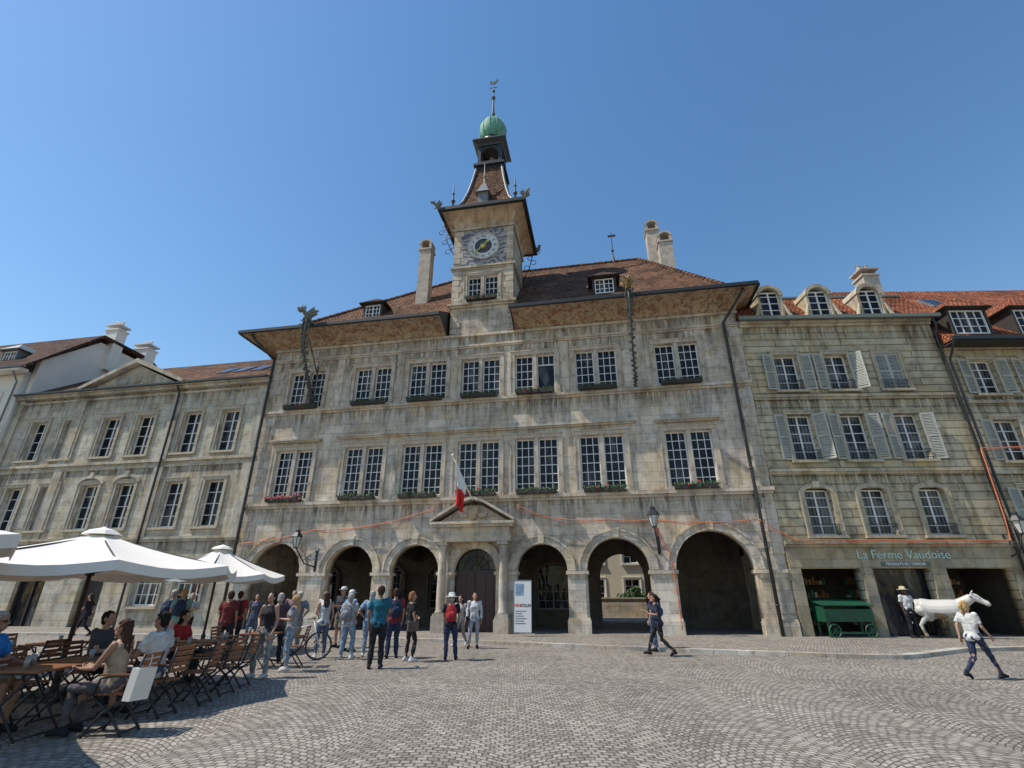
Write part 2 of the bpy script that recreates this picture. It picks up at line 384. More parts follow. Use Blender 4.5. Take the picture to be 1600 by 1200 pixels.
# ------------------------------------------------------------------ ground
g = MB().box(-900, 900, -600, 1500, -.5, 0.0); og = g.obj('ground', M_SETT); og['kind'] = 'structure'
pv = [(-60, 29.5), (-32, 25.6), (-14, 23.0), (-8, 22.2), (-2.4, 20.5), (1, 18.9), (4, 17.5), (7, 16.3), (9.6, 15.35), (10.6, 15.25), (11.4, 15.6), (14, 17.2), (20, 18.3), (50, 18.3), (50, 60), (-60, 60)]
op = MB().prism([(x, y+.24) for x, y in pv], -.05, .10, 'z').obj('pavement', M_SETT2); op['kind'] = 'structure'
k = MB()
edge = pv[:14]
for a, b in zip(edge[:-1], edge[1:]):
    a2, b2 = Vector((*a, 0)), Vector((*b, 0)); L = (b2-a2).length; n = max(1, round(L/1.1)); d = (b2-a2)/n; nn = Vector((-d.y, d.x, 0)).normalized()
    for i in range(n):
        p = a2+d*i+d.normalized()*.006; q = a2+d*(i+1)-d.normalized()*.006
        k.add([p+Vector((0,0,-.05)), q+Vector((0,0,-.05)), q+nn*.3+Vector((0,0,-.05)), p+nn*.3+Vector((0,0,-.05)), p+Vector((0,0,.106)), q+Vector((0,0,.106)), q+nn*.3+Vector((0,0,.108)), p+nn*.3+Vector((0,0,.108))],
              [(0,3,2,1),(4,5,6,7),(0,1,5,4),(1,2,6,5),(2,3,7,6),(3,0,4,7)])
ok = k.obj('pavement_kerb', M_KERB); ok['kind'] = 'structure'
PZ = .10

# ------------------------------------------------------------------ TOWN HALL
AL = math.atan(.18)
TH = empty('town_hall', (0, 24, 0), -AL)
top(TH, 'weathered beige-grey stone arcaded town hall with clock tower', 'town hall')
U0, U1 = -14.2, 11.6
WU = [-11.9, -7.9, -4.7, -1.72, 1.22, 4.4, 8.45]
ARC = [(-11.95, 2.8), (-7.96, 2.43), (-4.68, 2.4), (-1.75, 2.0), (1.36, 2.3), (4.73, 2.7), (8.78, 3.2)]
ZS = 2.62
ops = [(c, w, ZS, True) for c, w in ARC]
holes = [rect(c, 2.1, 11.25, 13.45) for c in WU]+[rect(c, 2.1, 6.15, 8.8) for c in WU]
slab('wall', bottomed(U0, U1, 15.0, ops), holes, 0, .6, M_MAIN, TH)
for a, b in ((U0, U0+.5), (U1-.5, U1)): MB().box(a, b, .6, 13, 0, 15).obj('side_wall', M_MAIN, TH)
for i, c in enumerate(WU):
    window(TH, c, 11.25, 2.1, 2.2, 2, 3, 5, opened=i == 4)
    window(TH, c, 6.15, 2.1, 2.65, 2, 3, 6, hood=c in (WU[0], WU[-1]))
tr = MB()
for z, h, p in ((5.72, .12, .1), (5.843, .17, .2), (10.86, .1, .08), (10.963, .14, .18), (14.12, .08, .07), (14.203, .1, .14), (14.85, .14, .12)):
    tr.box(U0-p*.5, U1+p*.5, -p, .05, z, z+h)
tr.box(-9.4, 6.0, -.13, .05, 9.28, 9.36); tr.box(-9.5, 6.1, -.22, .05, 9.363, 9.44)
for c in [(WU[i]+WU[i+1])/2 for i in range(6)]:
    tr.box(c-.2, c+.2, -.035, .05, 11.12, 14.1)
tr.obj('string_course', M_TRIM, TH)
for sd_ in (0, 1):
    q = MB(); q.box(*((U0-.015, U0+.3) if sd_ == 0 else (U1-.3, U1+.015)), -.018, .05, 3.2, 14.1)
    for i in range(24):
        z = 3.2+i*.47
        if z > 13.7: break
        if abs(z-5.8) < .4 or abs(z-11) < .4: continue
        w = .75 if i % 2 else .5
        q.box(*((U0-.03, U0+w) if sd_ == 0 else (U1-w, U1+.03)), -.04, .05, z, z+.455)
    q.obj('corner_quoin', M_TRIM, TH)
edges = [U0]+[x for c, w in ARC for x in (c-w/2, c+w/2)]+[U1]
for i in range(0, len(edges), 2):
    a, b = edges[i], edges[i+1]; pr = MB()
    e = .06
    pr.box(a-(e if i else 0), b+(e if i < 14 else 0), -.16, .4, .05, .62); pr.box(a-(.03 if i else 0), b+(.03 if i < 14 else 0), -.09, .35, .623, .72)
    pr.box(a-(e if i else 0), b+(e if i < 14 else 0), -.13, .6, ZS-.17, ZS-.03)
    pr.box(a+.1, b-.1, -.05, .02, .722, ZS-.172)
    pr.obj('pier', M_PIER, TH)
for c, w in ARC:
    a = MB(); n = 13
    pi_ = archpts(c, w+.02, ZS, n); po = archpts(c, w+.62, ZS, n); pl = archpts(c, w+.76, ZS, n)
    for i in range(n):
        a.prism([pi_[i], po[i], po[i+1], pi_[i+1]], -.05 - .006*(i % 2), .05); a.prism([po[i], pl[i], pl[i+1], po[i+1]], -.1, .05)
    t = ZS+w/2; a.prism([(c-.12, t+.01), (c+.12, t+.01), (c+.17, t+.44), (c-.17, t+.44)], -.13, .05)
    a.obj('arch', M_PIER, TH)
# arcade interior
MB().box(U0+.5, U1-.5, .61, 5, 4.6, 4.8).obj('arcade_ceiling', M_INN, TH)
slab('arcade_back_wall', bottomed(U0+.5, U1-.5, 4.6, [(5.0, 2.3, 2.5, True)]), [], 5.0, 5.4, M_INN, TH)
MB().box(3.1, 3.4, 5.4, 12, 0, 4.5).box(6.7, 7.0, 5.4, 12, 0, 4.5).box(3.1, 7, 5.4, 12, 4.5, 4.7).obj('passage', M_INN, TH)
for c in (-11.95, -7.96, -4.68, 1.36):
    window(TH, c, .9, 1.7, 2.2, 1, 4, 5, rise=.5, surw=.15, v=4.72, sill=False, sur=M_INN, fr=M_LEAD)
for c in (U0+3.95, -6.3, -3.3, -.2, 3.05, 6.75): MB().box(c-.12, c+.12, .62, 5, 3.4, 4.6).obj('transverse_rib', M_INN, TH)
nb = MB(); nb.box(-13.1, -12.2, 4.6, 4.68, 1.2, 2.4, 0).box(-13.0, -12.3, 4.585, 4.598, 1.3, 2.3, 1)
nb.box(-11.9, -11.2, 4.6, 4.68, 1.3, 2.2, 0).box(-11.85, -11.25, 4.585, 4.598, 1.35, 2.15, 1)
onb = nb.obj('notice_board', [M_DWOOD, M_WHITE], None); onb.location = TH.location; onb.rotation_euler = TH.rotation_euler
top(onb, 'framed notice boards with pale posters inside the arcade', 'notice board')
# door
door = MB()
door.box(-2.68, -1.76, .3, .38, .1, ZS); door.box(-1.74, -.82, .3, .38, .1, ZS)
for x0 in (-2.6, -1.68):
    for z0, z1 in ((.25, 1.0), (1.12, 1.85), (1.97, 2.5)):
        door.box(x0+.06, x0+.4, .27, .3, z0, z1); door.box(x0+.44, x0+.78, .27, .3, z0, z1)
od = door.obj('door', M_DOOR, TH, label='dark red panelled double door under a fanlight')
MB().ell((-1.83, .22, 1.25), .045).ell((-1.67, .22, 1.25), .045).obj('handle', M_GOLD, od, True)
MB().prism(archpts(-1.75, 1.98, ZS+.06), .36, .39).obj('fanlight', M_GLASS, TH)
fl = MB(); fl.box(-2.75, -.75, .28, .4, ZS-.02, ZS+.06)
for i in range(7):
    a = pi*i/6; fl.tube([(-1.75+.2*cos(a), .33, ZS+.08+.2*sin(a)), (-1.75+.97*cos(a), .33, ZS+.06+.93*sin(a))], .016, 5)
for r in (.25, .6, .95): fl.tube([(-1.75+r*cos(pi*i/16), .33, ZS+.07+r*.97*sin(pi*i/16)) for i in range(17)], .018, 5)
fl.obj('fanlight_grille', M_IRON, TH)
# portal
PC = -1.75; pt = MB()
for sx in (-1, 1):
    x = PC+sx*1.42
    pt.box(x-.3, x+.3, -.75, -.1, .05, .75); pt.box(x-.26, x+.26, -.71, -.1, .753, .85)
    pt.box(x-.25, x+.25, -.68, -.1, 3.72, 3.86)
    pt.box(x-.2, x+.2, -.14, .02, .85, 3.72)
pt.box(PC-1.8, PC+1.8, -.72, .02, 3.863, 4.15); pt.box(PC-1.74, PC+1.74, -.66, .02, 4.153, 4.5); pt.box(PC-1.9, PC+1.9, -.82, .02, 4.503, 4.62); pt.box(PC-1.98, PC+1.98, -.92, .02, 4.623, 4.74)
pt.obj('portal', M_TRIM, TH)
for sx in (-1, 1):
    MB().lathe([(.22, .85), (.24, .9), (.2, .97), (.19, 1.0), (.19, 1.8), (.165, 3.5), (.165, 3.55), (.2, 3.6), (.22, 3.72)], (PC+sx*1.42, -.42), 20).obj('portal_column', M_TRIM, TH, True)
pd = MB()
pd.prism([(PC-1.7, 4.745), (PC+1.7, 4.745), (PC+.4, 5.5), (PC-.4, 5.5)], -.5, .02)
for a, b in (((PC-1.98, 4.745), (PC-.5, 5.6)), ((PC-.5, 5.6), (PC, 5.74)), ((PC, 5.74), (PC+.5, 5.6)), ((PC+.5, 5.6), (PC+1.98, 4.745))):
    pd.prism([a, b, (b[0], b[1]+.13), (a[0], a[1]+.13)], -.92, .0)
pd.obj('pediment', M_TRIM, TH)
cr = MB(); cr.lathe([(.02, 4.8), (.2, 4.95), (.26, 5.2), (.27, 5.42), (.02, 5.44)], (PC, -.58), 14, sq=(1, .35))
for sx in (-1, 1):
    cr.ell((PC+sx*.45, -.56, 5.05), (.22, .08, .14)); cr.ell((PC+sx*.62, -.56, 5.2), (.1, .07, .09)); cr.tube([(PC+sx*.7, -.56, 4.95), (PC+sx*.95, -.56, 5.1), (PC+sx*1.05, -.56, 4.95)], [.03, .05, .02], 6)
cr.obj('carved_coat_of_arms', M_TRIM, TH, True)

# roof
R = MB()
eL, eR, eZ = -15.75, 12.45, 15.68
rl, rr, rv, rz = -4.5, 7.9, 6.0, 23.2
bz = 16.55; bl, brr = -13.5, 11.5
R.add([(eL,-1.5,eZ), (-3.72,-1.5,eZ), (-3.72,0,bz), (bl,0,bz)], [(0,1,2,3)]); R.add([(.16,-1.5,eZ), (eR,-1.5,eZ), (brr,0,bz), (.16,0,bz)], [(0,1,2,3)])
R.add([(bl,0,bz), (brr,0,bz), (rr,rv,rz), (rl,rv,rz)], [(0,1,2,3)])
R.add([(eL,-1.5,eZ), (bl,0,bz), (bl,12,bz), (eL,13.5,eZ)], [(0,1,2,3)]); R.add([(bl,0,bz), (rl,rv,rz), (bl,12,bz)], [(0,1,2)])
R.add([(eR,-1.5,eZ), (eR,13.5,eZ), (brr,12,bz), (brr,0,bz)], [(0,1,2,3)]); R.add([(brr,0,bz), (brr,12,bz), (rr,rv,rz)], [(0,1,2)])
R.add([(bl,12,bz), (rl,rv,rz), (rr,rv,rz), (brr,12,bz)], [(0,1,2,3)]); R.add([(eL,13.5,eZ), (bl,12,bz), (brr,12,bz), (eR,13.5,eZ)], [(0,1,2,3)])
roof = R.obj('roof', M_TILE, TH)
rt = MB()
for a, b in (((rl,rv,rz), (rr,rv,rz)), ((bl,0,bz), (rl,rv,rz)), ((brr,0,bz), (rr,rv,rz))):
    A, B = Vector(a), Vector(b); n = int((B-A).length/.38)
    for i in range(n):
        p = A+(B-A)*(i/n); q_ = A+(B-A)*((i+1.06)/n); rt.tube([p, q_], [.15, .11], 8)
rt.obj('ridge_tile', M_TILE, roof)
sf = MB()
def cove(mb, pin, pout, n=7):
    rows = []
    for i in range(n+1):
        t = i/n; prof = math.sin(t*pi/2); r = []
        for a, b in zip(pin, pout):
            A, B = Vector(a), Vector(b); r.append((A.x+(B.x-A.x)*(1-cos(t*pi/2)), A.y+(B.y-A.y)*(1-cos(t*pi/2)), A.z+(B.z-A.z)*prof))
        rows.append(r)
    for i in range(n):
        mb.add([rows[i][0], rows[i][1], rows[i+1][1], rows[i+1][0]], [(0,1,2,3)])
zi, zo = 14.92, 15.56
cove(sf, [(U0,-.01,zi), (-3.72,-.01,zi)], [(eL+.04,-1.46,zo), (-3.72,-1.46,zo)])
cove(sf, [(.16,-.01,zi), (U1,-.01,zi)], [(.16,-1.46,zo), (eR-.04,-1.46,zo)])
cove(sf, [(U0,13,zi), (U0,-.01,zi)], [(eL+.04,13.4,zo), (eL+.04,-1.46,zo)])
cove(sf, [(U1,-.01,zi), (U1,13,zi)], [(eR-.04,-1.46,zo), (eR-.04,13.4,zo)])
sf.obj('painted_soffit', M_FRESCO, TH, label='curved eave soffit painted with faded ochre and red ornament')
for a, b, sx in ((eL, -3.7, 0), (.14, eR, 1)):
    gt = MB(); gt.box(a-.06, b+.0, -1.62, -1.46, 15.53, 15.70)
    if sx == 0: gt.box(eL-.1, eL+.05, -1.458, 13.5, 15.53, 15.70); gt.add([(-3.7,-1.6,15.5), (-3.7,-1.6,15.72), (-3.7,0,16.6), (-3.7,0,14.9)], [(0,1,2,3)])
    else: gt.box(eR-.05, eR+.1, -1.458, 13.5, 15.53, 15.70); gt.add([(.14,-1.6,15.5), (.14,-1.6,15.72), (.14,0,16.6), (.14,0,14.9)], [(0,1,2,3)])
    gt.obj('gutter', M_DARK, TH)
for u in (U0+.02, 10.9):
    sx = -1 if u < 0 else 1; dp = MB()
    dp.tube([(u+sx*.9, -1.35, 15.5), (u+sx*.75, -1.2, 15.25), (u, -.2, 14.3), (u, -.2, 5.5), (u, -.2, .1)], .075, 10)
    for z in (1.2, 3.4, 6.8, 9.0, 12.2, 13.8): dp.tube([(u, -.2, z), (u, -.2, z+.06)], .095, 10)
    dp.obj('drainpipe', M_DARK, TH, True)
def chimney(par, x, y, z0, z1, w, d, top_='arch', mat=M_BRICKCH):
    c = MB(); c.box(x-w/2, x+w/2, y-d/2, y+d/2, z0, z1-.5)
    c.box(x-w/2-.07, x+w/2+.07, y-d/2-.07, y+d/2+.07, z1-.5, z1-.38)
    if top_ == 'arch':
        c.box(x-w/2-.02, x-w/2+.14, y-d/2, y+d/2, z1-.378, z1); c.box(x+w/2-.14, x+w/2+.02, y-d/2, y+d/2, z1-.378, z1)
        po_ = archpts(x, w+.1, z1, 8, .4); pi2 = archpts(x, w-.15, z1, 8, .26)
        for i in range(8): c.prism([pi2[i], po_[i], po_[i+1], pi2[i+1]], y-d/2-.03, y+d/2+.03)
    else:
        c.box(x-w/2-.1, x+w/2+.1, y-d/2-.1, y+d/2+.1, z1-.1, z1)
        for k in range(2): c.lathe([(.13, z1), (.1, z1+.4), (.14, z1+.42), (.03, z1+.5)], (x-w/4+k*w/2, y), 10)
    return c.obj('chimney', mat, par)
chimney(TH, -6.2, 2.2, 17.5, 23.3, .78, .7)
chimney(TH, 8.9, 5.3, 18, 25.2, .8, .8); chimney(TH, 9.5, 4.5, 17.5, 23.5, .85, .8)
fn = MB(); fn.tube([(6.2, 6, 23), (6.2, 6, 25.9)], [.05, .02], 6); fn.ell((6.2, 6, 24.2), .1); fn.box(5.95, 6.5, 5.99, 6.01, 25.4, 25.6); fn.lathe([(.15, 23.1), (.05, 23.8)], (6.2, 6), 8)
fn.obj('weather_vane', M_IRON, TH)
def dormer(par, x, y, z, w, h, mat=M_DWOOD, rmat=M_TILE, dep=1.6):
    d = MB(); d.box(x-w/2, x-w/2+.12, y, y+dep, z, z+h); d.box(x+w/2-.12, x+w/2, y, y+dep, z, z+h); d.box(x-w/2+.12, x+w/2-.12, y, y+.1, z, z+.12); d.box(x-w/2+.12, x+w/2-.12, y, y+.1, z+h-.1, z+h)
    e = .22; A = [(x-w/2-e, y-e, z+h), (x+w/2+e, y-e, z+h), (x+w/2+e, y+dep+.6, z+h), (x-w/2-e, y+dep+.6, z+h), (x, y+.45, z+h+w*.5), (x, y+dep+.6, z+h+w*.5)]
    d.add([(a, b, c_-.05) for a, b, c_ in A], [(0,1,4), (1,2,5,4), (0,4,5,3), (0,3,2,1)])
    o = d.obj('dormer', mat, par)
    r = MB(); r.add(A, [(0,1,4), (1,2,5,4), (0,4,5,3)]); r.obj('dormer_roof', rmat, o)
    window(par, x, z+.12, w-.3, h-.24, 1, 4, 3, depth=.1, surw=0, sill=False, v=y)
dormer(TH, -8.75, .55, 17.0, 1.25, 1.1, rmat=M_TILED); dormer(TH, 5.2, .55, 17.1, 1.35, 1.2, rmat=M_TILED)

# tower
TU0, TU1 = -3.55, .05; TC = -1.75
slab('tower_wall', rect(TC, 3.6, 15.0, 22.7), [rect(TC, 1.8, 17.2, 18.9)], 0.0, .4, M_TOWER, TH)
MB().box(TU0, TU0+.4, .4, 3.6, 15, 22.7).box(TU1-.4, TU1, .4, 3.6, 15, 22.7).box(TU0+.4, TU1-.4, 3.2, 3.6, 15, 22.7).obj('tower_side_wall', M_TOWER, TH)
tt = MB()
for z, h, p in ((16.75, .13, .1), (16.883, .14, .2), (19.35, .1, .07), (19.453, .13, .15), (22.3, .12, .1)):
    tt.box(TU0-p, TU1+p, -p, .05, z, z+h); tt.box(TU1-.05, TU1+p-.003, .052, 3.6+p, z, z+h); tt.box(TU0-p+.003, TU0+.05, .052, 3.6+p, z, z+h)
for i in range(18):
    z = 15.1+i*.4
    if z > 22.2 or 16.3 < z < 17.05 or 19.2 < z < 19.55: continue
    w = .55 if i % 2 else .38
    tt.box(TU0-.03, TU0+w, -.035, .05, z, z+.37); tt.box(TU1-w, TU1+.03, -.035, .05, z, z+.37)
tt.obj('tower_moulding', M_TOWER, TH)
window(TH, TC, 17.2, 1.8, 1.7, 2, 3, 4, surw=.16, sur=M_TOWER)
MB().box(TU0+.4, TU1-.4, -.025, .02, 19.65, 22.25).obj('clock_fresco', M_BLUE, TH, label='faded blue painted panel round the clock')
CZ = 21.0; ck = MB()
def ring(mb, r0, r1, y0, y1, n=40, mi=0):
    for i in range(n):
        a, b = 2*pi*i/n, 2*pi*(i+1)/n
        mb.prism([(TC+r0*cos(a), CZ+r0*sin(a)), (TC+r1*cos(a), CZ+r1*sin(a)), (TC+r1*cos(b), CZ+r1*sin(b)), (TC+r0*cos(b), CZ+r0*sin(b))], y0, y1, 'y', mi)
ring(ck, .52, .90, -.05, .0, mi=0); ring(ck, .90, 1.0, -.08, .0, mi=1); ring(ck, .48, .52, -.07, .0, mi=2)
ck.prism([(TC+.48*cos(2*pi*i/40), CZ+.48*sin(2*pi*i/40)) for i in range(40)], -.04, 0, 'y', 3)
M_DIAL = vmat('dial_enamel', (.58, .58, .56), .6, .12, 4, .05)
clock = ck.obj('clock', [M_DIAL, M_TRIM, M_IRON, vmat('dial_centre', (.05, .055, .07), .6, .4, 5, .1)], TH, label='round clock with pale ring, roman numerals and gilded hands')
NUM = ['XII','I','II','III','IV','V','VI','VII','VIII','IX','X','XI']
for i, s_ in enumerate(NUM):
    a = pi/2-2*pi*i/12
    textobj('numeral', s_, .27, (TC+.71*cos(a), -.055, CZ+.71*sin(a)), clock, M_IRON, .004, rot=(pi/2, 2*pi*i/12, 0))
hd = MB()
for a, L, wd in ((radians(222), .80, .06), (radians(48), .52, .09)):
    d = Vector((cos(a), 0, sin(a))); n_ = Vector((-sin(a), 0, cos(a))); c0 = Vector((TC, -.1, CZ))
    pts = [c0-d*.2-n_*wd, c0+d*L*.7-n_*wd*.6, c0+d*L*.78-n_*wd*1.6, c0+d*L, c0+d*L*.78+n_*wd*1.6, c0+d*L*.7+n_*wd*.6, c0-d*.2+n_*wd]
    hd.add(pts+[p+Vector((0,.02,0)) for p in pts], [tuple(range(7)), tuple(range(13,6,-1))]+[(i, (i+1) % 7, (i+1) % 7+7, i+7) for i in range(7)])
for i in range(12):
    a = 2*pi*i/12; hd.add([(TC+.1*cos(a-.3), -.08, CZ+.1*sin(a-.3)), (TC+.26*cos(a), -.08, CZ+.26*sin(a)), (TC+.1*cos(a+.3), -.08, CZ+.1*sin(a+.3))], [(0,1,2)])
hd.ell((TC, -.11, CZ), (.14, .04, .14)); hd.obj('clock_hand', M_GOLD, clock)
E = .85; TV = 1.8
def sqr(h, z, c=(TC, TV)): return [(c[0]-h, c[1]-h, z), (c[0]+h, c[1]-h, z), (c[0]+h, c[1]+h, z), (c[0]-h, c[1]+h, z)]
cv = MB(); hw = 1.8
rings = [sqr(hw+.01+E*(1-cos(t*pi/2)), 22.42+.98*sin(t*pi/2)) for t in [i/7 for i in range(8)]]
for i in range(7):
    for k in range(4):
        k2 = (k+1) % 4; cv.add([rings[i][k], rings[i][k2], rings[i+1][k2], rings[i+1][k]], [(0,1,2,3)])
cv.obj('tower_soffit', stone('tower_cove_plaster', (.58, .45, .33), 2.5, 3, .5), TH)
MB().loft([sqr(hw+E+.08, 23.38), sqr(hw+E+.08, 23.6)]).obj('tower_gutter', M_DARK, TH)
TP = ((2.7, 23.6), (1.95, 23.95), (1.5, 24.9), (1.25, 25.9), (1.05, 27.0), (.86, 28.35))
MB().loft([sqr(h, z) for h, z in TP]).obj('tower_roof', M_TILE, TH)
for k in range(4): MB().tube([sqr(h+.02, z+.02)[k] for h, z in TP], .09, 8).obj('hip_flashing', M_LEAD, TH, True)
# lantern
ln = MB(); ln.loft([sqr(.9, 28.25), sqr(.9, 28.5)]); ln.loft([sqr(1.06, 28.503), sqr(1.06, 28.68)]); ln.loft([sqr(.84, 28.683), sqr(.84, 29.0)])
for sx in (-1, 1):
    for sy in (-1, 1):
        ln.box(TC+sx*.72-.11, TC+sx*.72+.11, TV+sy*.72-.11, TV+sy*.72+.11, 29.0, 30.45)
for sy in (-1, 1):
    pi_ = archpts(TC, 1.22, 29.8, 8, .45)
    for i in range(8): ln.prism([pi_[i], (pi_[i][0], 30.45), (pi_[i+1][0], 30.45), pi_[i+1]], TV+sy*.72-.07, TV+sy*.72+.07)
    pi_ = archpts(TV, 1.22, 29.8, 8, .45)
    for i in range(8): ln.prism([pi_[i], (pi_[i][0], 30.45), (pi_[i+1][0], 30.45), pi_[i+1]], TC+sy*.72-.07, TC+sy*.72+.07, 'x')
ln.loft([sqr(.86, 30.45), sqr(.92, 30.6), sqr(1.18, 30.78), sqr(1.15, 30.9), sqr(.8, 31.2)]); ln.lathe([(.78, 31.1), (.74, 31.7)], (TC, TV), 24)
ln.obj('lantern', M_DARK, TH, label='dark open belfry lantern with arched sides')
MB().lathe([(.04, 30.1), (.16, 30.05), (.22, 29.8), (.27, 29.55), (.36, 29.4), (.34, 29.35)], (TC, TV), 16).obj('bell', M_GREENIRON, TH, True)
MB().lathe([(.74, 31.6), (.84, 31.75), (.96, 32.1), (1.0, 32.5), (.95, 32.95), (.8, 33.35), (.52, 33.7), (.26, 33.9), (.14, 34.1), (.1, 34.3)], (TC, TV), 28).obj('dome', M_COPPER, TH, True)
db = MB()
for k in range(12):
    a = 2*pi*k/12; db.tube([(TC+r*cos(a), TV+r*sin(a), z) for r, z in ((.85, 31.75), (.97, 32.1), (1.01, 32.5), (.96, 32.95), (.81, 33.36), (.53, 33.72))], .028, 5)
db.lathe([(.6, 33.66), (.02, 33.7)], (TC, TV), 12)
db.obj('dome_rib', M_COPPER, TH, True)
sp = MB(); sp.lathe([(.12, 34.2), (.16, 34.5), (.09, 34.7), (.065, 36.0), (.11, 36.1), (.17, 36.25), (.11, 36.4), (.05, 36.5), (.035, 37.9)], (TC, TV), 10); sp.ell((TC, TV, 37.0), .12)
sp.box(TC-.3, TC+.3, TV-.02, TV+.02, 37.38, 37.42)
sp.prism([(TC-.3, 37.9), (TC-.1, 37.75), (TC+.15, 37.8), (TC+.35, 38.1), (TC+.3, 38.35), (TC+.1, 38.05), (TC-.1, 38.05), (TC-.25, 38.2)], TV-.02, TV+.02)
sp.obj('spire', M_STRUT, TH, label='slender spire with orb and weathercock')
dm = MB(); dm.lathe([(.46, 24.1), (.46, 25.1)], (TC-.1, .15), 4, a0=pi/4); dm.lathe([(.68, 25.1), (.5, 25.3), (.22, 25.9), (.06, 26.2)], (TC-.1, .15), 4, a0=pi/4)
dm.tube([(TC-.1, .15, 26.1), (TC-.1, .15, 27.9)], [.06, .02], 6); dm.ell((TC-.1, .15, 26.7), .1)
dm.obj('tower_dormer', M_LEAD, TH)
for x, y in ((TC-2.0, -.25), (TC+2.0, -.25), (TC-1.9, 3.8), (TC+1.9, 3.8)):
    ff = MB(); ff.tube([(x, y, 23.6), (x, y, 25.9)], [.09, .03], 6); ff.ell((x, y, 24.6), .14); ff.ell((x, y, 25.2), .09); ff.lathe([(.2, 23.6), (.14, 24.0), (.06, 24.2)], (x, y), 8)
    ff.obj('corner_finial', M_STRUT, TH, True)

# gargoyles
def gargoyle(par, p, sx, gold=False, strut=0, sc=1.0):
    x, y, z = p; m = MB()
    dirv = Vector((sx*.55, -.83, 0)).normalized(); sd = Vector((-dirv.y, dirv.x, 0))
    def P(a, b, c): return Vector((x, y, z))+(dirv*a+sd*b+Vector((0, 0, c)))*sc
    m.tube([P(-.2, 0, -.1), P(.15, 0, .05), P(.4, 0, .22), P(.62, 0, .3), P(.82, 0, .24), P(1.02, 0, .26)], [.09*sc, .13*sc, .11*sc, .1*sc, .12*sc, .05*sc], 8)
    m.tube([P(.75, 0, .16), P(.98, 0, .1)], [.07*sc, .025*sc], 6)
    ws = .55 if gold else .85
    for s_ in (-1, 1):
        m.tube([P(.72, s_*.06, .36), P(.66, s_*.13, .52)], [.04*sc, .01*sc], 5)
        m.add([P(.1, s_*.1, .1), P(.45, s_*.1, .3), P(.35, s_*.5*ws, .62), P(.2, s_*.4*ws, .5), P(.1, s_*.62*ws, .5), P(.03, s_*.4*ws, .38), P(-.05, s_*.45*ws, .38)], [(0,1,2,3), (0,3,4,5), (0,5,6)])
        m.tube([P(.1, s_*.1, .1), P(.35, s_*.5*ws, .62)], .02*sc, 5); m.tube([P(.1, s_*.1, .1), P(.1, s_*.62*ws, .5)], .018*sc, 5)
        m.tube([P(.3, s_*.08, .02), P(.45, s_*.16, -.15), P(.55, s_*.14, -.2)], [.05*sc, .03*sc, .015*sc], 5)
    for k in range(5):
        a = 2*pi*k/5; m.tube([P(.6+.08*cos(a), .08*sin(a), .4), P(.6+.13*cos(a), .13*sin(a), .62)], [.03*sc, .012*sc], 5)
    o = m.obj('gargoyle', M_OLDGOLD if gold else M_GREENIRON, par, True, label='gilded dragon gargoyle with crown' if gold else 'grey-green dragon gargoyle with spread wings')
    if strut:
        s = MB(); bx = x+sx*.1; q = .75 if gold else 1.35
        main = [P(.3, 0, -.05), P(.25, 0, -.7), P(.1, 0, -1.7), (bx+.1*sx, -.9, z-strut*.65), (bx+.05, -.35, z-strut*.85), (bx, -.1, z-strut)]
        s.tube(main, .05, 7)
        if not gold: s.tube([(bx, -.1, z-strut), (bx, -.1, z-strut*.45)], .04, 6); s.tube([(bx, -.1, z-strut*.55), P(-.1, 0, -.9)], .036, 6)
        for k in range(44):
            t = k/44; i = min(int(t*5), 4); A = Vector(main[i]).lerp(Vector(main[i+1]), t*5-i); r = (.14-.002*k)*q*random.uniform(.5, 1.2); sg = 1 if k % 2 else -1
            s.tube([A+sd*sg*(r-r*cos(w_))+Vector((0, 0, -r*sin(w_))) for w_ in [j*.6 for j in range(9)]], .024, 5)
            u_ = random.uniform(.5, 1.1)*q
            s.add([A, A+sd*sg*.10*u_+Vector((0, 0, .10*u_)), A+sd*sg*.22*u_+Vector((0, 0, random.uniform(-.05, .08))), A+sd*sg*.1*u_-Vector((0, 0, .04))], [(0,1,2,3)])
            s.add([A, A+dirv*.14*q+Vector((0, 0, .08)), A+dirv*.2*q-Vector((0, 0, .03))], [(0,1,2)])
        s.obj('iron_strut', M_STRUT, par, True)
gargoyle(TH, (-11.3, -1.6, 15.85), -.2, False, 4.7, 1.1)
gargoyle(TH, (6.25, -1.6, 15.85), .1, True, 4.8, .9)
gargoyle(TH, (TC-2.65, -.85, 23.5), -1, False, 0, .7); gargoyle(TH, (TC+2.65, -.85, 23.5), 1, False, 0, .7); gargoyle(TH, (TC+2.65, 4.4, 23.5), 1, False, 0, .7)
for sx, uu in ((-1, TU0), (1, TU1)):
    scr = MB(); yy = .0 if sx < 0 else 3.5
    for k in range(6):
        c0 = Vector((uu+sx*(.25+.12*k), yy, 20.9+.38*k)); r = .17; sg = 1 if k % 2 else -1
        scr.tube([c0+Vector((sg*r*(1-cos(w_)), 0, r*sin(w_))) for w_ in [j*.55 for j in range(11)]], .022, 5)
    scr.tube([(uu, yy, 20.5), (uu+sx*.5, yy, 21.6), (uu+sx*.85, yy, 23.35)], .03, 6)
    scr.obj('iron_scrollwork', M_IRON, TH, True)

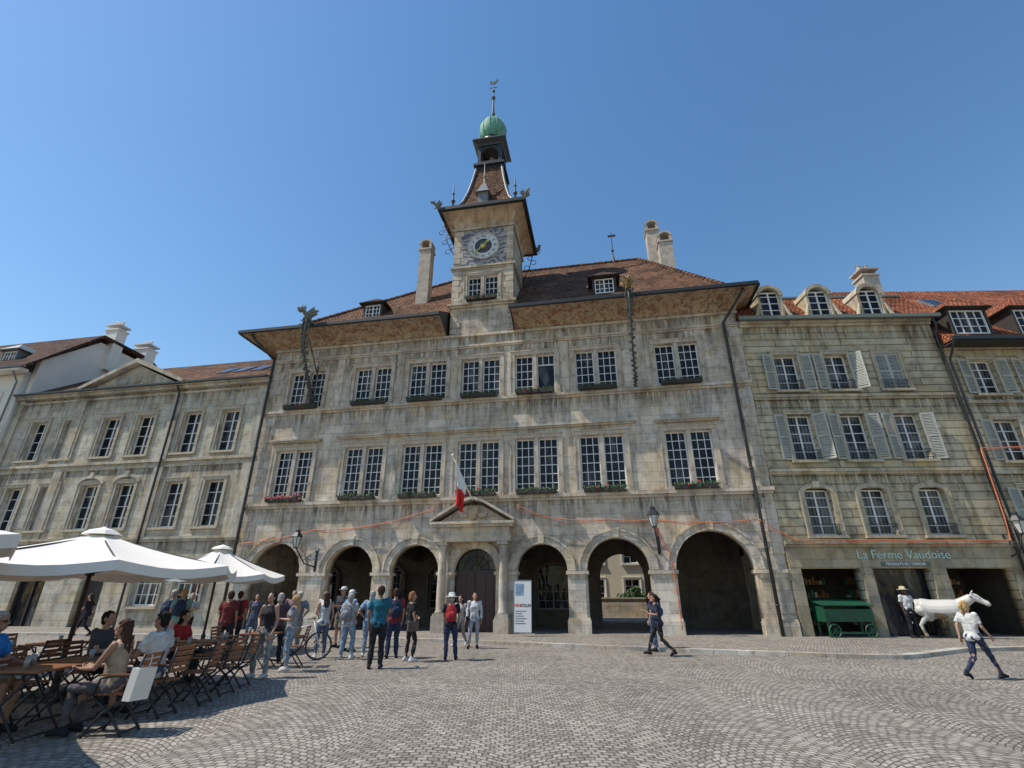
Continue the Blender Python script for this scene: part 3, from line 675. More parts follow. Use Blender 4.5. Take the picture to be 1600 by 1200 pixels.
# flagpole + flag
fp = MB(); fp.tube([(-1.75, -.7, 5.7), (-2.45, -1.9, 7.55)], .025, 8); fp.ell((-2.46, -1.92, 7.6), .06)
FP = fp.obj('flag', M_FRAMEW, None, True); FP.location = TH.location; FP.rotation_euler = TH.rotation_euler
top(FP, 'white and red cloth flag drooping from slanted pole above portal', 'flag')
cf = MB(); nx, nz = 10, 26; vs = []
for j in range(nz+1):
    for i in range(nx+1):
        t = j/nz; s_ = i/nx; pole = Vector((-2.38, -1.78, 7.35)).lerp(Vector((-1.95, -1.05, 6.25)), s_*(1-.35*t))
        fall = 1.95*t*(1-.2*s_)
        ptn = pole+Vector((.07*sin(s_*11+t*2)*(.3+t)+.18*t, .09*cos(s_*13+t)*(.3+t), -fall)); ptn.x -= s_*t*.18; vs.append(ptn)
for j in range(nz):
    for i in range(nx):
        a = j*(nx+1)+i; cf.f.append((a, a+1, a+nx+2, a+nx+1)); cf.mi.append(0 if (j/nz*.9+ .25*(i/nx)) < .5 else 1)
cf.v = [tuple(v) for v in vs]
cf.obj('flag_cloth', [vmat('white_cloth', (.75, .75, .74), .8, .05, 5, .05), vmat('red_cloth', (.6, .02, .02), .8, .1, 5, .05)], FP, True, recalc=False)

def wall_lamp(b, u, z, out=1.3, du=0):
    e = empty('street_lamp', W(b, (u, 0, z)), b.rotation_euler[2]); top(e, 'black iron wall lantern on a scrolled bracket on the stone facade', 'street lamp', 'wall lanterns along the facades')
    a = MB(); a.tube([(0, .02, -.9), (du*.5, -out*.55, -.75), (du, -out, -.05)], [.035, .03, .03], 8); a.tube([(0, .02, -.1), (du*.6, -out*.6, -.62)], .018, 6)
    a.tube([Vector((du*.3, -out*.35, -.45))+Vector((0, .14*cos(t), .14*sin(t))) for t in [i*.6 for i in range(10)]], .014, 5); a.box(-.06, .06, -.02, .02, -1.1, 0)
    a.obj('bracket', M_IRON, e, True)
    c = (du, -out); l = MB(); l.lathe([(.10, -.05), (.22, .40)], c, 6, 0); l.obj('lantern_glass', M_LAMPG, e)
    f = MB()
    for k in range(6):
        an = 2*pi*k/6; f.tube([(c[0]+.105*cos(an), c[1]+.105*sin(an), -.05), (c[0]+.227*cos(an), c[1]+.227*sin(an), .40)], .015, 5)
    f.lathe([(.11, -.1), (.11, -.05)], c, 6); f.lathe([(.27, .40), (.27, .43), (.14, .62), (.11, .64), (.11, .74), (.03, .8)], c, 6); f.tube([(c[0], c[1], .75), (c[0], c[1], .95)], [.02, .008], 5)
    f.obj('lantern_cap', M_IRON, e)
wall_lamp(TH, -9.75, 3.75, 1.1, -.5); wall_lamp(TH, 6.55, 4.35, 1.1, -.2)

# ------------------------------------------------------------------ LEFT HOUSE
LH = empty('sandstone_town_house', (0, 24.05, 0), -AL); top(LH, 'grey sandstone classical town house with pediment and tall windows', 'building')
LW = [-16.45, -18.95, -22.1, -24.5, -27.3, -29.7]; L0, L1 = -32.0, -14.22
lops = [(-29.4, 1.9, 3.1, False), (-26.3, 1.9, 3.1, False), (-22.4, 1.5, 2.0, True)]
slab('wall', bottomed(L0, L1, 13.0, lops), [rect(c, 1.15, 9.05, 11.5) for c in LW]+[rect(c, 1.15, 4.95, 7.4) for c in LW]+[rect(-16.6, 1.5, 1.1, 3.2), rect(-19, 1.5, 1.1, 3.2)], 0, .5, M_LEFT, LH)
for c in LW:
    window(LH, c, 9.05, 1.15, 2.45, 1, 2, 4, sur=M_LTRIM, rise=0, surw=.18, depth=.34)
    window(LH, c, 4.95, 1.15, 2.45, 1, 2, 4, sur=M_LTRIM, rise=.0, surw=.18, depth=.34, hood=False)
for c in (-16.6, -19): window(LH, c, 1.1, 1.5, 2.1, 1, 4, 4, sur=M_LTRIM, surw=.12, glass=M_CURT)
l = MB()
for z, h, p in ((4.2, .12, .08), (4.323, .13, .16), (8.25, .14, .07), (8.55, .16, .14), (12.7, .12, .1), (12.98, .14, .3), (13.123, .14, .42)):
    l.box(L0, L1, -p, .05, z, z+h)
for c in (-27.0, -20.2, -31.8, -14.6):
    l.box(c-.28, c+.28, -.09, .04, 4.46, 8.24); l.box(c-.28, c+.28, -.09, .04, 8.72, 12.69)
for c in LW[2:4]:
    pi_ = archpts(c, 1.5, 7.45, 10, .32); po_ = archpts(c, 1.85, 7.45, 10, .5)
    for i in range(10): l.prism([pi_[i], po_[i], po_[i+1], pi_[i+1]], -.12, .04)
    l.prism([(c-.1, 7.75), (c+.1, 7.75), (c+.13, 8.1), (c-.13, 8.1)], -.16, .04)
l.obj('cornice', M_LTRIM, LH)
pdm = MB(); A, B, T = -27.1, -20.0, 15.0; m_ = (A+B)/2
pdm.prism([(A+.2, 13.27), (B-.2, 13.27), (m_, T-.2)], -.15, .6)
pdm.prism([(A-.15, 13.27), (m_, T-.1), (m_, T+.17), (A-.15, 13.5)], -.5, .8); pdm.prism([(B+.15, 13.27), (m_, T-.1), (m_, T+.17), (B+.15, 13.5)], -.5, .8)
pdm.ell((m_, -.15, 13.95), (.5, .1, .4)); pdm.ell((m_-.9, -.15, 13.75), (.5, .08, .22)); pdm.ell((m_+.9, -.15, 13.75), (.5, .08, .22))
pdm.obj('pediment', M_LTRIM, LH)
lr = MB(); lr.add([(L0, -.3, 13.27), (L1, -.3, 13.27), (L1, 5.6, 17.6), (L0, 5.6, 17.6), (L0, 12, 13.2), (L1, 12, 13.2)], [(0,1,2,3), (3,2,5,4)])
lr.add([(A, -.4, 13.4), (m_, -.4, T+.18), (m_, 3.0, T+.18), (A, 0.4, 13.5)], [(0,1,2,3)]); lr.add([(B, -.4, 13.4), (m_, -.4, T+.18), (m_, 3.0, T+.18), (B, 0.4, 13.5)], [(0,1,2,3)])
lro = lr.obj('roof', M_TILE, LH)
for x in (-15.6, -16.9, -18.2, -19.4):
    s_ = MB(); Mx = Matrix.Translation((x, 2.3, 15.2)) @ Matrix.Rotation(math.atan(4.33/5.9), 4, 'X'); s_.box(-.4, .4, -.7, .7, -.1, .06, 0, Mx).box(-.33, .33, -.62, .62, .061, .07, 1, Mx); s_.obj('skylight', [M_LEAD, M_GLASS], lro)
MB().tube([(-20.1, -.5, 13.1), (-20.1, -.2, 12.6), (-20.1, -.2, .1)], .06, 8).box(L0, L1, -.56, -.43, 13.2, 13.3).obj('drainpipe', M_DARK, LH)
for c in (-29.4, -26.3):
    MB().box(c-.95, c+.95, .3, .36, .1, 3.1).obj('shop_door', M_GLASS, LH)
    f = MB(); f.box(c-.95, c-.85, .2, .3, .1, 3.1).box(c+.85, c+.95, .2, .3, .1, 3.1).box(c-.05, c+.05, .22, .3, .1, 3.0).box(c-.85, c+.85, .2, .3, 3.0, 3.1).box(c-.85, c+.85, .22, .3, 2.3, 2.38); f.obj('door_frame', M_DWOOD, LH)
MB().prism(archpts(-22.4, 1.5, 2.0)+[(-21.65, .1), (-23.15, .1)], .3, .36).obj('door', M_DWOOD, LH)
MB().box(L0, L1, .51, 5.6, 0, 12.9).obj('building_core', M_INDARK, LH)

# far-left building
FL = empty('cream_town_house', (0, 23.6, 0), -AL); top(FL, 'cream rendered house with tall white gable wall and grey dormers', 'building')
fw = [-33.8, -36.2, -38.6, -41.0, -43.4]
slab('wall', rect(-39.05, 14.0, 0, 15.0), [rect(c, 1.1, z, z+2.1) for c in fw for z in (11.3, 7.9, 4.4)], 0, .4, M_CREAM, FL)
for c in fw:
    for z in (11.3, 7.9, 4.4): window(FL, c, z, 1.1, 2.1, 1, 2, 4, sur=M_CREAM, surw=.12)
gp = [(.41, 0), (12.5, 0), (12.5, 16.3), (7.4, 18.9), (3.6, 18.9), (0.41, 15.9)]
for a, b in ((-32.06, -31.7), (-46, -45.7)): MB().prism(gp, a, b, 'x').obj('gable_wall', M_WHITE, FL)
fr_ = MB()
pr_ = [(-.6, 14.95), (3.4, 19.15), (7.5, 19.15), (12.8, 16.4)]
for a, b in zip(pr_[:-1], pr_[1:]):
    fr_.prism([a, b, (b[0], b[1]+.22), (a[0], a[1]+.22)], -46.2, -31.3, 'x')
fr_.obj('roof', M_TILED, FL)
MB().box(-46, -31.5, -.75, -.2, 14.75, 14.93).box(-46, -32.04, -.15, .02, 10.7, 10.9).box(-46, -32.04, -.12, .02, 3.9, 4.1).obj('cornice', M_CREAM, FL)
MB().tube([(-46, -.75, 14.95), (-31.4, -.75, 14.95)], .09, 8).tube([(-32.2, -.7, 14.9), (-32.2, -.15, 14.2), (-32.2, -.15, .1)], .055, 8).obj('gutter', M_LEAD, FL, True)
for x in (-34.5, -37.8): dormer(FL, x, .3, 15.6, 1.3, 1.3, M_LEAD, M_LEAD, 2.0)
chimney(FL, -31.9, 4.6, 17, 20.8, 1.1, .8, 'pots', M_WHITE); chimney(FL, -31.9, 7.3, 17, 20.5, 1.3, .9, 'pots', M_WHITE)

# ------------------------------------------------------------------ RIGHT HOUSE
RH = empty('shop_house', (11.46, 21.93, 0), -.035); top(RH, 'banded sandstone house with grey shutters above a shopfront', 'building')
RW = 9.35; rw = [1.9, 4.3, 6.75]
slab('wall', bottomed(0.0, RW, 14.3, [(1.7, 2.4, 2.62, False), (4.55, 2.3, 2.62, False), (7.65, 2.6, 2.62, False)]),
     [rect(c, 1.1, 10.6, 12.45) for c in rw]+[rect(c, 1.1, 7.2, 9.35) for c in rw]+[rect(c, 1.1, 3.95, 5.95) for c in rw], 0, .5, M_RIGHT, RH)
for i, c in enumerate(rw):
    window(RH, c, 10.6, 1.1, 1.85, 1, 2, 4, sur=M_RTRIM, surw=.15, shut=1, rail=True, closed=(i == 2), glass=M_CURT, depth=.3)
    window(RH, c, 7.2, 1.1, 2.15, 1, 2, 5, sur=M_RTRIM, surw=.15, shut=1, rail=True, glass=M_CURT, depth=.3)
    window(RH, c, 3.95, 1.1, 2.0, 1, 2, 5, sur=M_RTRIM, surw=.2, rail=True, rise=.2, glass=M_CURT, depth=.3)
r = MB()
for z, h, p in ((3.45, .12, .12), (3.573, .14, .2), (6.55, .1, .07), (6.653, .13, .14), (10.1, .1, .07), (10.203, .13, .14), (14.0, .13, .12), (14.133, .14, .25)):
    r.box(0.02, RW, -p, .05, z, z+h)
r.obj('string_course', M_RTRIM, RH)
MB().box(0.03, RW-.02, -.07, .02, 2.66, 3.44).obj('fascia_board', M_SHOP, RH)
for a, b in ((.03, .48), (2.93, 3.37), (5.73, 6.32), (8.98, RW-.02)): MB().box(a, b, -.06, .02, .1, 2.655).obj('shop_pier', M_SHOP, RH)
M_SIGN = vmat('pale_green_lettering', (.42, .56, .49), .5, .1, 6, .05)
textobj('shop_lettering', 'La Ferme Vaudoise', .49, (4.75, -.085, 3.14), RH, M_SIGN, .02)
textobj('shop_lettering', 'PRODUITS DU TERROIR', .15, (4.75, -.085, 2.78), RH, vmat('white_lettering', (.8, .8, .78), .5, .05, 5, 0), .01)
MB().box(3.75, 5.75, -.08, -.071, 2.69, 2.87).obj('sign_panel', vmat('sign_panel_green', (.10, .13, .11), .6, .1, 5, 0), RH)
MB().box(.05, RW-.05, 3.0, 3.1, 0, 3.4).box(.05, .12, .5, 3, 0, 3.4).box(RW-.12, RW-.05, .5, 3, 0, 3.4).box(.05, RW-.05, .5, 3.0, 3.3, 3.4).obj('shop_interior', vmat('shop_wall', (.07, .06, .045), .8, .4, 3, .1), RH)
sh = MB()
for x0 in (.6, 6.5, 3.5):
    for k in range(4):
        sh.box(x0, x0+2.1, 2.3, 2.9, .35+k*.55, .39+k*.55)
for x0, nn in ((.6, 13), (3.5, 13), (6.5, 13)):
    for k in range(4):
        for i in range(nn):
            hgt = random.uniform(.12, .34); xx = x0+.05+i*.16; sh.box(xx, xx+.12, 2.4, 2.6, .392+k*.55, .392+k*.55+hgt, random.choice((1, 2, 3)))
sh.obj('shop_shelf', [M_DWOOD, vmat('jar_amber', (.3, .15, .05), .3, .3, 9, 0), vmat('packet_cream', (.5, .45, .35), .6, .2, 9, 0), vmat('packet_green', (.06, .16, .08), .6, .2, 9, 0)], RH)
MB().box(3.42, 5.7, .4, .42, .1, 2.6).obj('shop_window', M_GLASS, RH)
rr_ = MB(); rr_.add([(-.1, -.35, 14.28), (RW+.15, -.35, 14.28), (RW+.15, 1.3, 16.5), (-.1, 1.3, 16.5), (-.1, 4.6, 17.9), (RW+.15, 4.6, 17.9), (RW+.15, 9, 15), (-.1, 9, 15)], [(0,1,2,3), (3,2,5,4), (4,5,6,7)])
rr_.add([(RW+.15, -.35, 14.28), (RW+.15, 1.3, 16.5), (RW+.15, 4.6, 17.9), (RW+.15, 9, 14.28)], [(0,1,2,3)])
rro = rr_.obj('roof', M_TILER, RH)
MB().box(-.1, RW+.3, -.5, -.33, 14.24, 14.42).box(-.05, RW+.1, 1.22, 1.38, 16.47, 16.58).obj('copper_gutter', M_GREENIRON, RH)
for c in (1.75, 4.2, 6.75):
    d = MB(); w = 1.0
    d.box(c-.62, c-.5, -.2, 1.2, 14.4, 15.75); d.box(c+.5, c+.62, -.2, 1.2, 14.4, 15.75); d.box(c-.5, c+.5, -.2, 0, 14.4, 14.56)
    pi_ = archpts(c, 1.0, 15.75, 10, .42); po_ = archpts(c, 1.34, 15.75, 10, .62)
    for i in range(10): d.prism([pi_[i], po_[i], po_[i+1], pi_[i+1]], -.28, 1.6)
    for sx in (-1, 1): d.tube([(c+sx*.62, -.22, 14.45), (c+sx*.85, -.22, 14.5), (c+sx*.74, -.22, 14.8), (c+sx*.64, -.22, 15.2)], [.1, .12, .08, .04], 8)
    d.obj('dormer', M_RTRIM, RH)
    window(RH, c, 14.56, 1.0, 1.6, 1, 2, 4, depth=.1, surw=0, rise=.42, sill=False, v=-.12)
chimney(RH, 8.6, 2.0, 15.5, 18.6, .85, .8, 'pots'); 
uf = MB(); uf.lathe([(.14, 17.6), (.22, 17.9), (.1, 18.2), (.2, 18.35), (.03, 18.7)], (4.6, 3.8), 10); uf.obj('roof_finial', M_COPPER, RH, True)
MB().tube([(RW-.1, -.42, 14.2), (RW+.05, -.3, 13.8), (RW-.05, -.2, 13.3), (RW-.05, -.2, .1)], .06, 8).obj('drainpipe', M_DARK, RH, True)
MB().box(.1, RW-.1, .51, 6, 3.45, 14.2).obj('building_core', M_INDARK, RH)
wall_lamp(RH, 9.1, 3.95, 1.0, -.1)

# far right house
FR = empty('shuttered_house', (20.85, 21.6, 0), -.02); top(FR, 'green-grey stone house with open louvred shutters and timber dormers', 'building')
frw = [1.7, 4.2, 6.9, 9.6, 12.2]
slab('wall', bottomed(.0, 15.0, 12.9, [(2.4, 2.8, 2.7, False), (7, 3, 2.7, False)]), [rect(c, 1.1, z, z+h) for c in frw for z, h in ((10.3, 1.75), (7.1, 1.9), (4.0, 1.9))], 0, .5, M_RIGHT, FR)
for c in frw:
    for z, h in ((10.3, 1.75), (7.1, 1.9), (4.0, 1.9)): window(FR, c, z, 1.1, h, 1, 2, 4, sur=M_RTRIM, surw=.13, shut=1, glass=M_CURT, depth=.3)
r = MB()
for z, h, p in ((3.45, .14, .15), (6.5, .14, .1), (9.8, .14, .1), (12.6, .2, .2)): r.box(0.02, 15, -p, .05, z, z+h)
r.obj('string_course', M_RTRIM, FR)
fr2 = MB(); fr2.add([(0, -.9, 12.75), (15.2, -.9, 12.75), (15.2, 6, 19.9), (0.0, 6, 19.9), (0, 12, 13), (15.2, 12, 13)], [(0,1,2,3), (3,2,5,4)]); fr2.add([(0, -.9, 12.75), (0, 6, 19.9), (0, 12, 13)], [(0,1,2)])
f2o = fr2.obj('roof', M_TILER, FR)
MB().box(-.05, 15.2, -1.02, -.88, 12.68, 12.86).tube([(.0, -.95, 12.7), (.15, -.2, 12.0), (.15, -.2, .1)], .055, 8).obj('gutter', M_DARK, FR)
MB().box(0, 15, -.9, .0, 12.62, 12.68).obj('soffit_board', M_DWOOD, FR)
for x in (1.5, 4.6, 8.2): dormer(FR, x, -.5, 13.1, 1.9, 1.55, M_DWOOD, M_TILER, 2.6)
for x in (4.0,):
    Mx = Matrix.Translation((x, 3.6, 17.45)) @ Matrix.Rotation(math.atan(7.15/6.9), 4, 'X'); MB().box(-.5, .5, -.7, .7, -.05, .08, 0, Mx).box(-.42, .42, -.6, .6, .081, .09, 1, Mx).obj('skylight', [M_LEAD, M_GLASS], f2o)
MB().box(.1, 14.9, .51, 8, 0, 12.6).obj('building_core', M_INDARK, FR)

CH = empty('courtyard_house', (7.5, 47, 0), -AL); top(CH, 'pale yellow rear house with small windows beyond the passage', 'building')
slab('wall', rect(0, 24, 0, 11), [rect(c, 1.2, z, z+1.7) for c in (-6, -3, 0, 3, 6) for z in (1.2, 4.2, 7.2)], 0, .3, vmat('pale_yellow_render', (.6, .54, .40), .9, .1, 1, .1), CH)
for c in (-6, -3, 0, 3, 6):
    for z in (1.2, 4.2, 7.2): window(CH, c, z, 1.2, 1.7, 1, 2, 3, sur=M_WHITE, surw=.12)
MB().prism([(-12.3, 11), (12.3, 11), (12.3, 11.2), (-12.3, 11.2)], -.8, 8).obj('roof', M_TILER, CH)
YW = MB(); YW.box(-3, 7, 0, .35, 0, 1.35).box(-3.05, 7.05, -.05, .4, 1.352, 1.45); yw = YW.obj('courtyard_wall', M_PIER, None, loc=(7.2, 40.5, 0)); yw.rotation_euler = (0, 0, -AL); top(yw, 'low coped stone wall across the rear courtyard', 'wall')

def leafclump(mb, c, r, n, size, mi=0, flat=1.0):
    for _ in range(n):
        d = Vector((random.gauss(0, 1), random.gauss(0, 1), random.gauss(0, 1))).normalized()*random.random()**.4
        p = Vector(c)+Vector((d.x*r[0], d.y*r[1], d.z*r[2])); a = Vector((random.uniform(-1, 1), random.uniform(-1, 1), random.uniform(-1, 1))).normalized(); b = a.orthogonal().normalized(); s_ = size*random.uniform(.6, 1.3)
        mb.add([p-a*s_, p+b*s_*.6, p+a*s_, p-b*s_*.6], [(0,1,2,3)], mi)
sb = MB()
for x, y, z, r_ in ((0, 0, 1.5, .8), (.9, .3, 1.4, .6), (-.7, .2, 1.3, .7), (.2, -.2, 2.0, .4)): leafclump(sb, (x, y, z), (r_, r_*.8, r_*.8), 420, .09)
sb.tube([(0, 0, 0), (.05, 0, 1.6)], [.06, .03], 6, 1)
so = sb.obj('shrub', [M_LEAF, M_DWOOD], recalc=False, loc=(9.9, 44, 0)); top(so, 'leafy green shrub in the courtyard behind the passage', 'shrub')

# ------------------------------------------------------------------ flower boxes
fbm = []
for v_ in range(4):
    b = MB().box(-.95, .95, -.13, .13, 0, .18)
    fl_ = MB()
    for i in range(11):
        x = -.9+i*.18; leafclump(fl_, (x, random.uniform(-.08, .04), .21+random.uniform(-.03, .04)), (.13, .14, .09), 34, .04, 0)
        if random.random() < .6: leafclump(fl_, (x, -.15, .08), (.09, .06, .12), 14, .036, 0)
        if random.random() < (.5, .45, .16, .95)[v_]:
            for _q in range(2 if v_ == 3 else 1): leafclump(fl_, (x+random.uniform(-.08, .08), -.14-random.random()*.06, .27+random.uniform(-.14, .08)), (.06, .05, .05), 16, .032, 1 if v_ != 1 else random.choice((1, 2)))
    fbm.append((b.mesh('flower_box', [M_DWOOD]), fl_.mesh('flowers', [M_LEAF, M_FLR if v_ < 3 else M_FLP, M_FLP], recalc=False)))
def fbox(b, u, z, v=-.3, s=1.0, k=None):
    o = put(fbm[k][0], 'flower_box', None, W(b, (u, v, z))); o.rotation_euler = b.rotation_euler; o.scale = (s, 1, 1)
    put(fbm[k][1], 'flowers', o); top(o, 'window box thick with pink geraniums on a stone sill' if k == 3 else 'dark window box of green plants with few red geraniums', 'flower box', 'window boxes along the facade')
for i, c in enumerate(WU): fbox(TH, c, 11.1, k=(1, 2, 2, 2, 0, 2, 2)[i]); fbox(TH, c, 6.0, k=(3, 2, 2, 0, 2, 0, 0)[i])
fbox(TH, TC, 17.05, -.3, .9, k=0)

def cable(pts, sag=.15):
    m = MB(); out = []
    for a, b in zip(pts[:-1], pts[1:]):
        A, B = Vector(a), Vector(b)
        for i in range(8): t = i/8; out.append(A.lerp(B, t)-Vector((0, 0, sag*4*t*(1-t)*min(1, (B-A).length/5))))
    out.append(Vector(pts[-1])); m.tube(out, .018, 5); m.tube([p+Vector((0, .03, -.09-.07*sin(i*.7))) for i, p in enumerate(out)], .013, 5)
    o = m.obj('orange_cable', M_CABLE, None, True); top(o, 'orange hose cable strung along the facade', 'cable', 'orange cables on facades'); return o
Pt = lambda u, z, v=-.25: W(TH, (u, v, z))
cable([Pt(-14.0, 4.0), Pt(-9.9, 4.6), Pt(-7.2, 4.7), Pt(-4.2, 5.3, -.4), Pt(-3.7, 5.5, -.4)], .12)
cable([Pt(.3, 5.5, -.4), Pt(1.5, 4.95), Pt(4.5, 4.75), Pt(6.3, 4.7), Pt(10.7, 4.6)], .15)
cable([Pt(6.4, 4.6), Pt(7.0, 3.2), Pt(7.05, 2.2, -.2), Pt(7.1, .3, -.25)], .0)
cable([Pt(10.8, 4.6), W(RH, (.3, -.35, 3.75)), W(RH, (4, -.3, 3.72)), W(RH, (9.1, -.3, 3.7)), W(RH, (9.2, -.3, 4.6)), W(RH, (9.3, -.3, 7.6)), W(FR, (3, -.4, 7.7)), W(FR, (8, -.4, 7.9))], .03)

# ------------------------------------------------------------------ people
def remesh(mb, vox, smooth_it=3, noise_amp=0.0, nscale=9):
    me = mb.mesh('soup', []); o = tmpobj(me)
    m = o.modifiers.new('r', 'REMESH'); m.mode = 'VOXEL'; m.voxel_size = vox
    if smooth_it: s_ = o.modifiers.new('s', 'SMOOTH'); s_.factor = .5; s_.iterations = smooth_it
    out = evalmesh(o); bpy.data.objects.remove(o); bpy.data.meshes.remove(me)
    if noise_amp:
        for v in out.vertices:
            n_ = noise.noise(Vector((v.co.x*nscale, v.co.y*nscale, v.co.z*nscale*.7))); v.co += v.normal*n_*noise_amp
    out.polygons.foreach_set('use_smooth', [True]*len(out.polygons)); return out
def chain(mb, pts, rs, n=10):
    mb.tube(pts, rs, n)
    for p, r_ in zip(pts, rs): mb.ell(p, r_*1.0, n, 6)
def pose_j(kind, al, ar):
    J = {}; dz = 0; lean = 0.0
    if kind == 'stand':
        for s_, k in ((-1, 'L'), (1, 'R')): J[k] = [(s_*.09, 0, .9), (s_*.105, .025, .49), (s_*.12, -.02, .09), (s_*.14, .13, .04)]
    elif kind == 'relax':
        J['L'] = [(-.09, 0, .89), (-.11, .0, .48), (-.11, -.04, .09), (-.13, .11, .04)]; J['R'] = [(.09, 0, .88), (.15, .10, .49), (.17, .03, .09), (.22, .17, .04)]; dz = -.01
    elif kind == 'walk':
        J['R'] = [(.085, .02, .87), (.085, .23, .50), (.085, .34, .11), (.085, .49, .08)]; J['L'] = [(-.085, -.01, .87), (-.085, -.06, .46), (-.085, -.37, .16), (-.085, -.27, .04)]; dz = -.03; lean = .04
    elif kind == 'sit':
        for s_, k in ((-1, 'L'), (1, 'R')): J[k] = [(s_*.09, 0, .53), (s_*.12, .43, .53), (s_*.13, .40, .09), (s_*.14, .55, .04)]
        dz = -.37; lean = .05
    A = {'down': ((.235, -.02, 1.14), (.23, .06, .89)), 'fwd': ((.23, .0, 1.15), (.13, .25, 1.17)), 'hip': ((.34, -.07, 1.18), (.19, .05, 1.01)), 'up': ((.25, .17, 1.24), (.09, .27, 1.46)),
         'swf': ((.22, .07, 1.14), (.2, .24, .95)), 'swb': ((.23, -.12, 1.16), (.22, -.14, .90)), 'table': ((.24, .14, 1.14), (.15, .37, 1.13)), 'bag': ((.24, -.04, 1.15), (.2, .16, 1.08))}
    for s_, k, a in ((-1, 'aL', al), (1, 'aR', ar)):
        e, w_ = A[a]; sh = (s_*.18, lean*.5, 1.405+dz); J[k] = [sh, (s_*e[0], e[1]+lean*.4, e[2]+dz), (s_*w_[0], w_[1]+lean*.3, w_[2]+dz)]
    J['dz'] = dz; J['lean'] = lean; return J
def torso(mb, J, sex, infl=0.0, z0=.84, z1=1.46):
    secs = {'m': [(.84, .13, .10, 0), (.92, .165, .118, -.012), (1.02, .152, .11, 0), (1.15, .155, .115, .005), (1.3, .18, .125, .0), (1.385, .175, .105, -.005), (1.44, .11, .075, -.01), (1.47, .065, .06, -.01)],
            'f': [(.84, .13, .105, 0), (.92, .168, .125, -.02), (1.02, .138, .105, 0), (1.12, .125, .10, .0), (1.27, .15, .125, .018), (1.375, .152, .098, -.005), (1.43, .10, .07, -.01), (1.46, .06, .055, -.01)]}[sex]
    dz, ln_ = J['dz'], J['lean']; rings = []
    for z, rx, ry, yo in secs:
        if z < z0-.001 or z > z1+.001: continue
        k = ln_*(z-.9)/.5; rings.append([(cos(2*pi*i/20)*(rx+infl), yo+k+sin(2*pi*i/20)*(ry+infl), z+dz) for i in range(20)])
    mb.loft(rings)
def hand(mb, e, w_, s_):
    e, w_ = Vector(e), Vector(w_); d = (w_-e).normalized(); side = Vector((0, 1, .2)); side = (side-d*side.dot(d))
    if side.length < .3: side = Vector((-s_, 0, .3)); side = side-d*side.dot(d)
    side.normalize(); cu_ = d.cross(side); cu_ = cu_ if cu_.x*s_ < 0 else -cu_
    for i, L in enumerate((.9, 1.05, 1.0, .78)):
        b = w_+d*.088+side*(1.5-i)*.021
        mb.tube([w_+side*(1.5-i)*.009, b], [.016, .0145], 8); mb.ell(b, .0145, 8, 5)
        m_ = b+d*.036*L+cu_*.010; t_ = m_+d*.024*L+cu_*.02
        chain(mb, [b, m_, t_], [.0115, .0105, .009], 7)
    t0 = w_+d*.028+side*.022; chain(mb, [t0, t0+side*.026+d*.026+cu_*.006, t0+side*.03+d*.056+cu_*.014], [.014, .0115, .0095], 7)
_pc = {}
def cached(key, fn):
    if key not in _pc: _pc[key] = fn()
    return _pc[key]
def bodymesh(kind, al, ar, sex):
    J = pose_j(kind, al, ar); mb = MB(); f = .93 if sex == 'f' else 1.0
    torso(mb, J, sex)
    for k in 'LR':
        h, kn, an, to = [Vector(p) for p in J[k]]
        chain(mb, [h, h.lerp(kn, .5), kn, kn.lerp(an, .3), an], [.09*f, .075*f, .052*f, .053*f, .036*f]); heel = an+Vector((0, -.05, -.05)); chain(mb, [heel, an.lerp(to, .5)+Vector((0, 0, -.01)), to], [.035, .04, .028], 8)
    for k, s_ in (('aL', -1), ('aR', 1)):
        sh, e, w_ = [Vector(p) for p in J[k]]
        chain(mb, [sh, sh.lerp(e, .5), e, e.lerp(w_, .3), w_], [.054*f, .044*f, .036*f, .036*f, .025*f]); hand(mb, e, w_, s_)
    dz = J['dz']; y = J['lean']*1.2; hz = 1.6+dz
    chain(mb, [(0, y-.012, 1.42+dz), (0, y+.0, 1.52+dz)], [.056*f, .05*f])
    mb.ell((0, y+.0, hz+.015), (.075, .095, .105), 16, 10); mb.ell((0, y+.035, hz-.055), (.055, .06, .058), 12, 8)
    mb.tube([(0, y+.09, hz+.02), (0, y+.118, hz-.018), (0, y+.09, hz-.03)], [.01, .016, .012], 7); mb.ell((0, y+.085, hz-.06), (.024, .014, .01), 8, 5)
    for s_ in (-1, 1): mb.ell((s_*.078, y-.005, hz-.005), (.012, .02, .032), 8, 6)
    return remesh(mb, .0105, 1)
def topmesh(kind, al, ar, sex, sleeve):
    J = pose_j(kind, al, ar); mb = MB(); torso(mb, J, sex, .017, .84, 1.44)
    f = .93 if sex == 'f' else 1.0
    for k in ('aL', 'aR'):
        sh, e, w_ = [Vector(p) for p in J[k]]
        if sleeve == 'none': continue
        if sleeve == 'short': m_ = sh.lerp(e, .72); mb.tube([sh-Vector((0, 0, -.0)), m_], [.068*f, .066*f], 12); mb.ell(sh, .067*f, 10, 6)
        else:
            chain(mb, [sh, e], [.068*f, .052*f]); mb.tube([e, e.lerp(w_, .92)], [.052*f, .042*f], 10)
    return remesh(mb, .016, 2, .024, 11)
